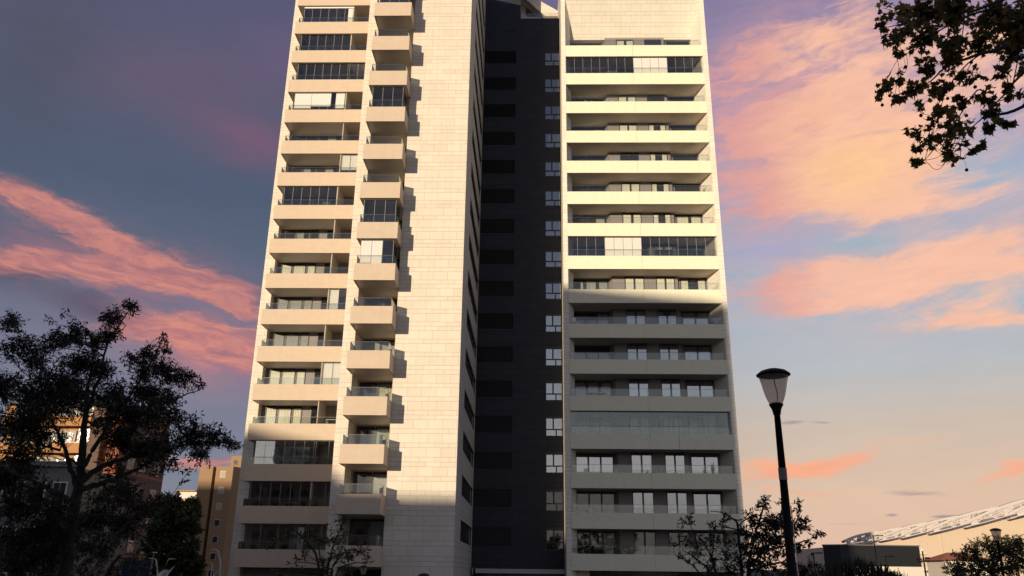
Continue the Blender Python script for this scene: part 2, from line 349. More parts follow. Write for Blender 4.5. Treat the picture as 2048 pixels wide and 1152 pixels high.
# --- dark recessed wall
opw = [(1.20, 2.68, 5.20+3.1*k, 6.95+3.1*k) for k in range(16)]
opl = [(-4.91, -1.71, 5.50+3.1*k, 6.95+3.1*k) for k in range(16)]
mb = MB(); wall_open(mb, -4.93, 2.80, 3.75, 57.42, lambda a, z, d: (a, DW+d, z), opw+opl, .14)
mb.box(-4.93, 2.80, DW+.3, 80, 3.75, 57.38)
mb.box(-4.93, -1.30, DW+.002, 76, 57.38, 66)
mb.build('wall', M['navy'], tower)
vent = MB()
for k in range(4): vent.box(-2.65, -1.72, DW-.03, DW+.01, 55.78+k*.07, 55.82+k*.07)
vent.build('vent', M['frame'], tower)
for i, o in enumerate(opw):
    x0, x1, z0, z1 = o; f = MB(); ym = DW+.02
    f.box(x0, x1, ym, ym+.08, z0, z0+.07); f.box(x0, x1, ym, ym+.08, z1-.2, z1); f.box(x0, x0+.06, ym, ym+.08, z0+.07, z1-.2); f.box(x1-.06, x1, ym, ym+.08, z0+.07, z1-.2)
    zm = z0+.60; f.box(x0+.06, x1-.06, ym, ym+.08, zm-.05, zm+.05)
    f.box(x0+.60, x0+.72, ym, ym+.08, zm+.05, z1-.2); f.box(x0+.86, x0+.96, ym, ym+.08, z0+.07, zm-.05)
    w = f.build('window', M['frame'], tower)
    p = MB()
    for a, b, cc, d in ((x0+.06, x0+.60, zm+.05, z1-.2), (x0+.72, x1-.06, zm+.05, z1-.2), (x0+.06, x0+.86, z0+.07, zm-.05), (x0+.96, x1-.06, z0+.07, zm-.05)):
        p.box(a+.003, b-.003, ym+.04, ym+.05, cc+.003, d-.003)
    p.build('pane', M['win' if i < 2 else 'winr' if i < 7 else 'winm'], w)
    q = MB(); q.box(x0+.01, x1-.01, DW+.125, DW+.135, z0+.01, z1-.01); q.build('backing', M['room'], w)
    if i not in (0, 1, 10, 13):
        q = MB(); cut = rng.choice([0, 0, .5, .9]) if i != 15 else .0
        q.box(x0+.07+cut*.5, x1-.07, DW+.105, DW+.115, z0+.08, z1-.22); q.build('curtain', M['curtain' if i in (15, 12, 3, 4) else 'curtain2'], w)
for o in opl:
    x0, x1, z0, z1 = o; f = MB()
    f.box(x0+.01, x1-.01, DW+.115, DW+.13, z0+.01, z1-.01)
    k = z0+.05
    while k < z1-.06: f.add([(x0+.01, DW+.06, k), (x1-.01, DW+.06, k), (x1-.01, DW+.11, k+.07), (x0+.01, DW+.11, k+.07)], [(0, 1, 2, 3)]); k += .09
    f.build('louvre', M['louver'], tower)
mb = MB(); mb.box(-4.46, 2.70, DW-1.6, DW+.1, 3.36, 3.70); mb.build('canopy', M['band'], tower)
mb = MB(); mb.box(-4.9, 2.7, DW+2, DW+2.2, 0, 3.74); mb.build('lobby_glass', M['ground_glass'], tower)
mb = MB(); mb.box(4.6, 15.5, DR+2.2, DR+2.4, 0, 3.69); mb.build('lobby_glass', M['ground_glass'], tower)
mb = MB(); mb.box(3.63, 4.55, DR+1.0, DR+3, 0, 3.66); mb.build('pillar', M['tan'], tower)
# --- roof gable behind the dark wall
mb = MB()
mb.face_prism([(-1.30, 57.4), (2.95, 57.4), (2.95, 61.7), (-1.30, 61.7)], 76.0, 80)
mb.add([(-1.31, 76.6, 64.1), (1.25, 76.6, 61.7), (-1.31, 76.6, 61.7)], [(0, 2, 1)])
mb.build('wall', M['stone'], tower)
mb = MB()   # sunlit sloping parapet slab
mb.face_prism([(-1.30, 64.65), (2.95, 61.75), (2.95, 61.2), (1.35, 61.2), (-1.30, 64.0)], 75.2, 76.6)
mb.build('sloping_parapet', M['stone'], tower)
mb = MB(); mb.box(-.80, 1.0, 76.53, 76.59, 61.72, 63.3); mb.build('skylight', M['winr'], tower)
mb = MB(); mb.box(-1.2, 2.7, DW+.4, DW+.412, 57.3, 58.35); mb.build('roof_railing', M['rail'], tower)

# --- right wing block
xa, xb, xc, xd = 2.713, 3.123, 16.22, 16.66
zt = 53.45      # head of the top opening
mb = MB()
mb.prism([(xa, DR), (xb, DR), (3.62, DR+1.08), (3.62, DR+2.6), (3.62, DR+12), (xa, DR+12)], 0, 62)
mb.prism([(xc, DR), (xd, DR), (xd, DR+12), (15.58, DR+12), (15.58, DR+1.95)], 0, 62)
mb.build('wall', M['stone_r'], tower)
# leaning top wall
mb = MB()
mb.add([(xb, DR, 57.0), (xc, DR, 57.0), (15.56, DR+1.98, zt), (3.64, DR+1.98, zt), (15.56, DR+4, zt), (3.64, DR+4, zt), (xb, DR, 62), (xc, DR, 62), (xb, DR+4, 62), (xc, DR+4, 62)],
       [(0, 3, 2, 1), (3, 5, 4, 2), (0, 1, 7, 6), (6, 7, 9, 8)])
mb.build('leaning_wall', M['stone_r'], tower)
# back wall of the loggias, with a deep living room end and a deep end bay
mb = MB()
mb.prism([(3.62, DR+2.6), (6.85, DR+2.6), (7.12, DR+1.9), (12.92, DR+1.9), (12.92, DR+2.3), (15.58, DR+2.3), (15.58, DR+3.2), (3.62, DR+3.2)], 3.7, zt+.3)
mb.build('loggia_wall', M['panel'], tower)
# --- left wing block
xL = -22.77
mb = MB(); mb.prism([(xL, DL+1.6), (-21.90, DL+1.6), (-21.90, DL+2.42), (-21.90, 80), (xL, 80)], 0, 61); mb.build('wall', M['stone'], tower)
mb = MB(); mb.box(-21.90, -13.1, DL+2.42, DL+3, 0, 61); mb.build('loggia_wall', M['panel'], tower)

# --- glazing helpers
def door(parent, x0, x1, y, z0, z1, n, cur=None, cmat='curtain', gm='win', name='balcony_door', head=.12, cover=1.):
    f = MB(); t = .06
    f.box(x0, x1, y-.07, y, z0, z0+t); f.box(x0, x1, y-.07, y, z1-head, z1)
    xs = [x0+(x1-x0)*k/n for k in range(n+1)]
    for k, xx in enumerate(xs):
        hw = .07 if 0 < k < n else .05
        a, b = max(x0, xx-hw), min(x1, xx+hw); f.box(a, b, y-.08, y-.002, z0+t, z1-head)
    w = f.build(name, M['frame'], parent)
    p = MB(); p.box(x0+.03, x1-.03, y-.045, y-.035, z0+.03, z1-.03); p.build('pane', M[gm], w)
    q = MB(); q.box(x0+.02, x1-.02, y-.018, y-.004, z0+.02, z1-.02); q.build('backing', M['room'], w)
    if cur:
        q = MB()
        for a, b in cur:
            A = x0+(x1-x0)*a; B = x0+(x1-x0)*b; m_ = max(2, int((B-A)/.06))
            vs = []
            for k in range(m_+1):
                xx = A+(B-A)*k/m_; yy = y-.026+(.006 if k % 2 else 0)
                vs += [(xx, yy, z0+.08), (xx, yy, z1-head-.02)]
            q.add(vs, [(2*k, 2*k+2, 2*k+3, 2*k+1) for k in range(m_)])
        q.build('curtain', M[cmat], w)
    return w
def railing(parent, x0, x1, y, yb, z0, z1, left=True, right=False, joints=()):
    g = MB(); xs = [x0]+list(joints)+[x1]
    for a, b in zip(xs[:-1], xs[1:]): g.box(a+.008, b-.008, y, y+.014, z0, z1)
    if left: g.box(x0, x0+.014, y+.03, yb, z0, z1)
    if right: g.box(x1-.014, x1, y+.03, yb, z0, z1)
    g.box(x0, x1, y-.004, y+.018, z1, z1+.022, 1)
    if left: g.box(x0-.004, x0+.018, y+.02, yb, z1, z1+.022, 1)
    if right: g.box(x1-.018, x1+.004, y+.02, yb, z1, z1+.022, 1)
    for a in joints: g.box(a-.008, a+.008, y, y+.014, z0, z1, 1)
    return g.build('glass_railing', [M['rail'], M['edge']], parent)
def enclosure(parent, xs, y, yb, z0, z1, left=True, right=True, white=False, gm='encl'):
    g = MB(); t = .011
    for a, b in zip(xs[:-1], xs[1:]):
        g.box(a+.012, b-.012, y, y+.012, z0, z1-.12)
    for xx in xs: g.box(xx-t, xx+t, y-.012, y+.028, z0, z1-.12, 1)
    g.box(xs[0]-.03, xs[-1]+.03, y-.03, y+.06, z1-.12, z1, 1 if white else 2)
    if white: g.box(xs[0]-.03, xs[-1]+.03, y-.05, y-.032, z1-.26, z1-.13, 3)
    g.box(xs[0]-.03, xs[-1]+.03, y-.02, y+.04, z0-.05, z0, 2)
    for flag, xx in ((left, xs[0]), (right, xs[-1])):
        if flag:
            g.box(xx-.006, xx+.006, y+.03, yb-.02, z0, z1-.12); g.box(xx-.02, xx+.02, y+.07, yb, z1-.10, z1, 1); g.box(xx-t, xx+t, yb-.03, yb, z0, z1-.12, 1)
    return g.build('glass_enclosure', [M[gm], M['mull'], M['frame'], M['white']], parent)
def blinds(parent, segs, y, z1):
    g = MB()
    for a, b, lo in segs: g.box(a+.02, b-.02, y, y+.012, lo, z1)
    return g.build('blind', M['blind'], parent)

# --- right wing balconies
for i in range(16):
    T = H0+F*i; Bm = T-1.22; flo = T-.48; ceil = T+F-1.18
    b = MB()
    xj = 9.55
    b.box(xb+.012, xj-.012, DR-.03, DR+.10, Bm, T); b.box(xj+.012, xc-.004, DR-.03, DR+.10, Bm, T)
    if i == 3: b.box(11.9, 11.925, DR-.034, DR-.02, Bm, T, 3)
    b.box(xb+.01, xc-.01, DR+.02, DR+.098, Bm+.02, T-.02)
    # slab, tapering with the flared side walls
    pl = [(xb+.02, DR+.1), (xc-.02, DR+.1), (15.60, DR+1.93), (15.60, DR+2.25), (12.95, DR+2.25), (12.95, DR+1.92), (7.14, DR+1.92), (6.88, DR+2.58), (3.64, DR+2.58), (3.64, DR+1.1)]
    b.prism(pl, flo-.08, flo, 2); b.prism(pl, Bm+.02, flo-.084, 1)
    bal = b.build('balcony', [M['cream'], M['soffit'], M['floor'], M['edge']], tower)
    railing(bal, xb+.06, xc-.14, DR+.06, DR+1.5, T, T+.62, False, False, (4.9,) if i % 2 else (4.95, 9.55))
    if i < 15: cz = ceil
    else: cz = zt
    lvl = i
    # doors
    h = cz-.02; hd = cz-.30
    op = {9: .9, 7: .95, 12: .9}.get(i, .75)
    bright = i in (2, 4, 5, 6)
    cm = 'curtain' if i >= 7 or bright else 'curtain2'
    def rc():
        return rng.choice([[(0, .48), (.52, 1)], [(0, .46), (.54, 1)], [(.0, .3), (.7, 1)], [(0, .48), (.6, 1)]])
    gm = 'winr' if i in (2, 4) else 'winm' if i in (5, 6, 1) else 'win'
    bare = {13: (0,), 11: (0, 2), 12: (2,), 10: (2,), 14: (1,), 15: (1, 2), 1: (0, 1, 2), 0: (0, 1, 2), 5: (), 13: (1, 2)}.get(i, ())
    for k, (x0, x1, yy) in enumerate(((8.22, 9.92, DR+1.9), (11.0, 12.62, DR+1.9), (13.2, 15.45, DR+2.3))):
        door(tower, x0, x1, yy, flo+.02, cz-.10, 2, None if k in bare else rc(), cm, gm, head=.10)
    door(tower, 3.7, 6.8, DR+2.6, flo+.02, cz-.12, 3, [(.02, .28), (.38, .68), (.74, .98)] if i in (2, 7, 4) else ([(.7, .95)] if i % 3 == 0 else None), 'curtain' if i == 2 else 'curtain2', 'winr' if i == 2 else 'win', name='window_wall', head=.12)
    if i in (14, 8, 3):
        xs = [3.18+k*(16.0-3.18)/16 for k in range(17)]
        enclosure(bal, xs, DR+.16, DR+1.2, T-.38, ceil+.0, False, False, gm='encl_green' if i == 3 else 'encl_dark')
        sg = {14: [(xs[8], xs[9], T-.3), (xs[9], xs[10], T-.3), (xs[10], xs[11], T-.3), (xs[11], xs[12], T-.3)], 8: [(xs[4], xs[5], T-.3), (xs[5], xs[6], T-.3), (xs[6], xs[7], T-.3), (xs[7], xs[8], T-.3)], 3: []}[i]
        if sg: blinds(bal, sg, DR+.135, ceil-.14)
        if i == 3: blinds(bal, [(14.3, 15.2, T+.15), (10.6, 11.2, ceil-.35), (5.2, 5.9, ceil-.35), (6.8, 7.5, ceil-.35)], DR+1.3, ceil-.1)
# panel steps between the windows (proud cladding panels)
for x0, x1 in ((7.16, 8.16), (9.98, 10.94), (12.68, 12.92)):
    pass

# --- left wing balconies
Lx0, Lx1 = -21.95, -13.12
for i in range(19):
    T = H0+F*i; Bm = T-1.27; flo = T-.48; ceil = T+F-1.2
    b = MB()
    b.box(Lx0, Lx1, DL-.03, DL+.10, Bm, T); b.box(Lx0, Lx0+.12, DL+.102, DL+1.6, Bm, T)
    pl = [(Lx0+.121, DL+.101), (Lx1, DL+.101), (Lx1, DL+2.41), (-21.89, DL+2.41), (-21.89, DL+1.62), (Lx0+.121, DL+1.59)]
    b.prism(pl, flo-.08, flo, 2); b.prism(pl, Bm+.02, flo-.084, 1)
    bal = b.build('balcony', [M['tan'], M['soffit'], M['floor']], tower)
    railing(bal, Lx0+.22, Lx1, DL+.06, DL+1.55, T-.02, T+.52, True, False, (-18.9,) if i % 2 else (-19.6, -17.6))
    lower = i < 8
    x0s = ((-21.55, -20.65, 1), (-20.55, -19.45, 1), (-19.35, -18.60, 1), (-17.85, -17.05, 1))
    for k, (x0, x1, n) in enumerate(x0s):
        cu = [(0, 1)] if (lower and k < 3 and i not in (0, 1)) else ([(.0, .6)] if (k == 1 and i in (8, 10)) else None)
        door(tower, x0, x1, DL+2.42, flo+.02, ceil-.1, n, cu, 'curtain' if i in (2, 3, 4, 7) else 'curtain2', 'win', head=.14)
    full = {15: (6, True), 14: (6, False), 13: (6, False), 12: (6, False), 9: (6, False), 2: (6, False), 1: (6, False)}
    small = {10: 2, 6: 2, 4: 2, 13: 2}
    if i in full or i in (16, 18):
        n, wh = full.get(i, (6, False))
        xs = [-21.30+k*(21.30-16.75)/n for k in range(n+1)]
        gm = 'encl_bright' if i == 2 else 'encl_dark'
        enclosure(bal, xs, DL+.18, DL+2.38, T-.38, ceil, True, True, wh, gm)
        if i == 12: blinds(bal, [(xs[0], xs[2], T+.25), (xs[2], xs[4]+.25, T+.45), (xs[5]-.1, xs[6]-.05, T+.25)], DL+.155, ceil-.14)
        if i == 2: blinds(bal, [(xs[0], xs[1], T-.1), (xs[1], xs[2], T+.1), (xs[2], xs[3], T-.1), (xs[3], xs[4], T+.2), (xs[4], xs[5], T-.1)], DL+1.9, ceil-.3)
        if i == 15: blinds(bal, [(xs[5]+.3, xs[6], T-.1)], DL+.155, ceil-.3)
    if i in small:
        xs = [-16.60, -15.85, -15.10, -14.3]
        enclosure(bal, xs, DL+.18, DL+2.38, T-.38, ceil, True, False, False)
        if i == 13: blinds(bal, [(xs[0], xs[3], T-.2)], DL+1.8, T+.9)
        else: blinds(bal, [(xs[0], xs[1] if i == 6 else xs[2], T+.35 if i == 10 else T-.3)], DL+.24, ceil-.12)
    if i in (0, 1, 2):
        xs = [-16.60, -15.6, -14.6, -13.3]; g = enclosure(bal, xs, DL+.18, DL+2.38, T-.38, ceil, False, False, False)
    if i == 0:
        enclosure(bal, [-21.6, -20.2, -18.9, -17.6, -16.75], DL+.18, DL+2.3, T-.38, ceil, False, False, False)
        blinds(bal, [(-17.45, -16.95, T-.2)], DL+.3, ceil-.3)
    if i not in (2, 0, 13) :
        d = MB(); d.box(-16.74, -16.66, DL+.14, DL+2.41, flo+.003, ceil-.003); d.build('divider', M['inner'], bal)
    d = MB(); d.box(-14.95, -14.2, DL+2.36, DL+2.415, flo+.02, ceil-.35); d.build('service_door', M['inner'], bal)

# --- column of small balconies
cx0, cx1 = -12.28, -9.42
for i in range(16):
    T = H0+.03+F*i; Bm = T-1.23; flo = T-.48; ceil = T+F-1.21; yf = DC-1.83
    b = MB()
    b.box(cx0, cx1, yf, yf+.12, Bm, T); b.box(cx0, cx0+.12, yf+.122, DC-.002, Bm, T); b.box(cx1-.12, cx1, yf+.122, DC-.002, Bm, T)
    b.box(cx0+.121, cx1-.121, yf+.121, DC+.01, Bm+.03, flo-.084, 1); b.box(cx0+.121, cx1-.121, yf+.121, DC+.01, flo-.08, flo, 2)
    b.box(-12.24, -9.46, DC+.012, DC+2.13, Bm+.03, flo-.084, 1); b.box(-12.24, -9.46, DC+.012, DC+2.13, flo-.08, flo, 2)
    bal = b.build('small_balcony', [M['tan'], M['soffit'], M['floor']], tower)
    railing(bal, cx0+.14, cx1-.14, yf+.06, DC-.02, T-.02, T+.60, True, True)
    cm = {3: 'greencurtain', 2: 'greencurtain', 4: 'curtain2'}.get(i)
    door(tower, -12.1, -10.85, DC+2.13, flo+.02, ceil-.1, 1, None if i != 4 else [(0, 1)], 'curtain2', name='loggia_door')
    door(tower, -10.8, -9.5, DC+2.13, flo+.02, ceil-.1, 1, [(0, 1)] if cm else ([(0, .8)] if i in (0, 1) else None), cm or 'curtain2', name='loggia_door')
    if i in (10, 7, 6, 13):
        xs = [-11.95+k*(11.95-9.68)/3 for k in range(4)]
        enclosure(bal, xs, yf+.2, DC-.02, T-.38, ceil, True, True, False, 'encl_dark')
        if i == 6: blinds(bal, [(xs[0], xs[1], T+.1), (xs[1], xs[2], T-.3)], yf+.175, ceil-.14)
    if i == 2:
        d = MB(); d.box(-10.9, -9.55, DC+1.2, DC+1.23, flo+.01, ceil-.5); d.build('divider', M['rail'], bal)
for z_ in (0,):
    d = MB(); d.box(-12.2, -9.5, DC+2.1, DC+2.14, .1, 3.5); d.build('shop_glass', M['ground_glass'], tower)

# ------------------------------------------------------------------ small things standing on the balconies
def spiky_plant(name, label, x, y, z, h, w, n, seed, cat='plant', leafm='leaf_mid', flowers=False, group=None):
    r = random.Random(seed); t = thing(name, label, cat, (x, y, z), 0, group)
    p = MB(); p.lathe([(.10*w+.04, 0), (.16*w+.05, .28), (.17*w+.05, .30), (.14*w+.04, .29)], 12); p.build('pot', M['terracotta'], t)
    l = MB()
    for k in range(n):
        an = r.random()*6.28; sp = r.uniform(.2, 1)*w*.5; hh = r.uniform(.5, 1)*h
        bx, by = math.cos(an), math.sin(an); p0 = Vector((0, 0, .27)); p1 = Vector((bx*sp*.4, by*sp*.4, .27+hh*.6)); p2 = Vector((bx*sp, by*sp, .27+hh))
        wd = .022+.012*r.random(); tn = Vector((-by, bx, 0))*wd
        l.add([p0-tn*.4, p0+tn*.4, p1+tn, p1-tn, p2], [(0, 1, 2, 3), (3, 2, 4)])
    l.build('leaves', M[leafm], t)
    if flowers:
        f = MB()
        for k in range(10):
            an = r.random()*6.28; q = Vector((math.cos(an)*w*.35*r.random(), math.sin(an)*.1, .27+h*r.uniform(.5, 1)))
            f.add([q+Vector((dx*.035, 0, dz*.035)) for dx, dz in ((-1, 0), (0, -1), (1, 0), (0, 1))], [(0, 1, 2, 3)])
        f.build('flowers', M['white'], t)
    return t
M['leaf_mid'] = simple('balcony_leaf', (.06, .085, .03), .5, 0, .4)
M['terracotta'] = simple('terracotta', (.30, .14, .08), .8)
fl = lambda i: H0+F*i-.48
yb_ = DR+.55
spiky_plant('potted_plant', 'tall pale leafy plant at the left end of the third balcony from the top', 3.55, yb_, fl(13), 1.7, .8, 44, 3)
for k, w_ in enumerate(('leftmost', 'second', 'third', 'fourth', 'fifth', 'rightmost')): spiky_plant('potted_plant', w_+' of six low flower pots, third balcony from the top', 5.0+k*.62, DR+.4, fl(13), .55, .6, 14, 20+k, 'plant', 'leaf_mid', True, 'low flower pots along the balcony')
for k, (xx, ii, hh, lb) in enumerate(((14.3, 13, .9, 'bushy pot plant near the right end of the third balcony from the top'), (15.5, 13, .7, 'pot plant in the right corner of the third balcony from the top'),
                             (15.5, 10, 1.0, 'small dark pot plant in the right corner of the sunlit sixth balcony from the top'), (15.35, 6, 1.15, 'bushy plant at the right end of the first shaded balcony below the sunlight'),
                             (14.6, 2, 1.3, 'spiky palm-like pot plant on the right of the balcony below the glazed-in one'), (9.3, 2, .6, 'small spiky pot plant under the middle windows, one floor below the lowest glazed balcony'), (15.8, 1, 1.0, 'pot plant at the right end of the second lowest balcony'))):
    spiky_plant('potted_plant', lb, xx, DR+.6, fl(ii), hh, .8, 26, 40+k)
def chair(label, x, y, z, rz, m='white', group=None):
    t = thing('garden_chair', label, 'chair', (x, y, z), rz, group)
    s = MB(); s.box(-.23, .23, -.23, .23, .42, .455); s.build('seat', M[m], t)
    s = MB(); s.add([(-.23, .2, .46), (.23, .2, .46), (.22, .3, .92), (-.22, .3, .92), (-.23, .23, .46), (.23, .23, .46), (.22, .33, .92), (-.22, .33, .92)], [(0, 1, 2, 3), (7, 6, 5, 4), (0, 4, 5, 1), (3, 2, 6, 7), (0, 3, 7, 4), (1, 5, 6, 2)]); s.build('backrest', M[m], t)
    for a in (-1, 1):
        for b in (-1, 1):
            s = MB(); s.tube([(a*.2, b*.2, .42), (a*.24, b*.24, 0)], .018, 6); s.build('leg', M[m], t)
    return t
def table(label, x, y, z, w, d, h=.74, m='white'):
    t = thing('balcony_table', label, 'table', (x, y, z)); s = MB(); s.box(-w/2, w/2, -d/2, d/2, h-.04, h); s.build('tabletop', M[m], t)
    for a in (-1, 1):
        for b in (-1, 1):
            s = MB(); s.tube([(a*(w/2-.05), b*(d/2-.05), h-.04), (a*(w/2-.05), b*(d/2-.05), 0)], .02, 6); s.build('leg', M[m], t)
    return t
chair('white garden chair on a left wing balcony, just below a glazed-in one', -18.2, DL+.75, fl(8), .3)
chair('white garden chair near the left end of a sunlit open left wing balcony', -20.3, DL+.8, fl(7), 1.9)
chair('white chair by the living room window, left one of the two facing chairs', 4.6, DR+.8, fl(2), .7)
chair('white chair by the living room window, right one of the two facing chairs', 6.6, DR+.8, fl(2), -1.2)
chair('pale chair at the left of the second lowest right wing balcony', 4.9, DR+.7, fl(1), 1.1)
chair('white chair behind the glass of the enclosed small balcony with clear panes', -11.3, DC-1.1, fl(7), .6)
chair('folding chair leaning in the right corner of the enclosed small balcony with clear panes', -10.1, DC-1.1, fl(7), -.6)
table('long white table at the right end of the balcony above the glazed-in lower left one', -15.5, DL+.9, fl(3), 1.3, .6, .95)
table('white table on the left of the balcony above the glazed-in right wing one', 5.4, DR+.9, fl(4), 1.6, .7, .9)
table('white sideboard table behind the glass of the lower glazed-in right wing balcony', 5.6, DR+1.0, fl(3), 1.7, .6, .85)
table('white table inside the second lowest left wing glazed-in balcony', -18.3, DL+1.0, fl(1), 1.2, .6, .8)
t = thing('clothes_airer', 'white folding clothes airer at the left end of the first shaded right wing balcony', 'clothes airer', (3.75, DR+.7, fl(6)))
s = MB()
for a in (-.3, .3): s.tube([(-.35, a, 0), (.35, a, 1.25)], .012, 5); s.tube([(.35, a, 0), (-.35, a, 1.25)], .012, 5)
s.build('frame', M['white'], t)
s = MB()
for k in range(7): q = -.33+k*.11; s.tube([(q, -.3, 1.18), (q, .3, 1.18)], .008, 4)
s.build('rails', M['white'], t)
s = MB(); s.box(-.30, -.02, -.2, .2, .75, 1.19); s.build('towel', M['white'], t)
for k, xx in enumerate((10.35, 10.6, 12.85)):
    s = MB(); s.lathe([(0, 0), (.06, .01), (.09, .06), (.06, .11), (0, .12)], 14, 0, xx, DR+1.8, 0); 
    o = MB(); o.lathe([(0.001, 0), (.06, .01), (.09, .06), (.06, .11), (0.001, .12)], 12, 0, xx, DR+1.8, H0+F*2+.2+(.12 if k == 1 else 0))
    o.build('wall_light', M['white'], tower)
# ================================================================== GROUND
def gz(x, y):
    t = min(1, max(0, (y-20)/26)); t = t*t*(3-2*t); return 1.8*(1-t)
mb = MB(); xs = [-1500, -500, -150, -60, -30, -15, 0, 15, 30, 60, 150, 500, 1500]; ys = [-1500, -300, -80, -20, 0, 10, 20, 24, 28, 32, 36, 40, 46, 60, 100, 300, 2500]
vs = [(a, b, gz(a, b)) for b in ys for a in xs]; nx_ = len(xs)
mb.add(vs, [(j*nx_+i, j*nx_+i+1, (j+1)*nx_+i+1, (j+1)*nx_+i) for j in range(len(ys)-1) for i in range(nx_-1)], 0, True)
M['ground'] = simple('paving', (.055, .052, .048), .9, 0, .3, .6)
tag(mb.build('ground', M['ground']), None, None, None, 'structure')
mb = MB(); mb.box(-400, 400, 96, 108, .0, .006); M['asphalt'] = simple('asphalt', (.05, .05, .052), .9, 0, .2, 2)
tag(mb.build('road', M['asphalt']), None, None, None, 'structure')

# ================================================================== FOLIAGE
def leafmat(name, c1, c2, tr=.25):
    m, n, out = mat(name); g = n.new('ShaderNodeNewGeometry')
    f = n.noise(g.outputs['Position'], 3.5, 2, .5); rp = g.outputs['Random Per Island']
    cc = n.mix(n.m('ADD', n.m('MULTIPLY', f, .6), n.m('MULTIPLY', rp, .4)), c1+(1,), c2+(1,))
    b = n.new('ShaderNodeBsdfPrincipled'); n.put(b.inputs['Base Color'], cc); b.inputs['Roughness'].default_value = .5; b.inputs['Specular IOR Level'].default_value = .3
    t = n.new('ShaderNodeBsdfTranslucent'); n.put(t.inputs[0], cc)
    mx = n.new('ShaderNodeMixShader'); mx.inputs[0].default_value = tr; n.l.new(b.outputs[0], mx.inputs[1]); n.l.new(t.outputs[0], mx.inputs[2]); n.l.new(mx.outputs[0], out.inputs[0]); return m
M['bark'] = simple('bark', (.022, .018, .015), .9, 0, .4, 6)
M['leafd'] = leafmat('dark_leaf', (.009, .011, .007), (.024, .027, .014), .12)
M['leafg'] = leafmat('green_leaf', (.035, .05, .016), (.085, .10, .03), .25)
M['leafo'] = leafmat('olive_leaf', (.035, .036, .012), (.075, .070, .022), .2)
M['leafq'] = leafmat('plane_leaf', (.07, .06, .018), (.17, .13, .04), .5)
M['leafp'] = leafmat('pine_leaf', (.02, .032, .014), (.055, .072, .025), .15)
SHAPES = {
 'lance': ([(0, 0), (.35, .5), (.7, .38), (1, 0), (.7, -.38), (.35, -.5)], 0.30),
 'plane': ([(0, 0), (.05, .28), (-.12, .50), (.22, .52), (.30, .95), (.48, .62), (.62, .50), (.60, .22), (1.0, 0), (.60, -.22), (.62, -.50), (.48, -.62), (.30, -.95), (.22, -.52), (-.12, -.50), (.05, -.28)], .60),
}
def catmull(pts, n=5):
    P_ = [np.array(p, float) for p in pts]; out = []
    Q = [2*P_[0]-P_[1]]+P_+[2*P_[-1]-P_[-2]]
    for i in range(1, len(Q)-2):
        for k in range(n):
            t = k/n; a, b, c_, d = Q[i-1], Q[i], Q[i+1], Q[i+2]
            out.append(.5*((2*b)+(-a+c_)*t+(2*a-5*b+4*c_-d)*t*t+(-a+3*b-3*c_+d)*t**3))
    out.append(P_[-1]); return out
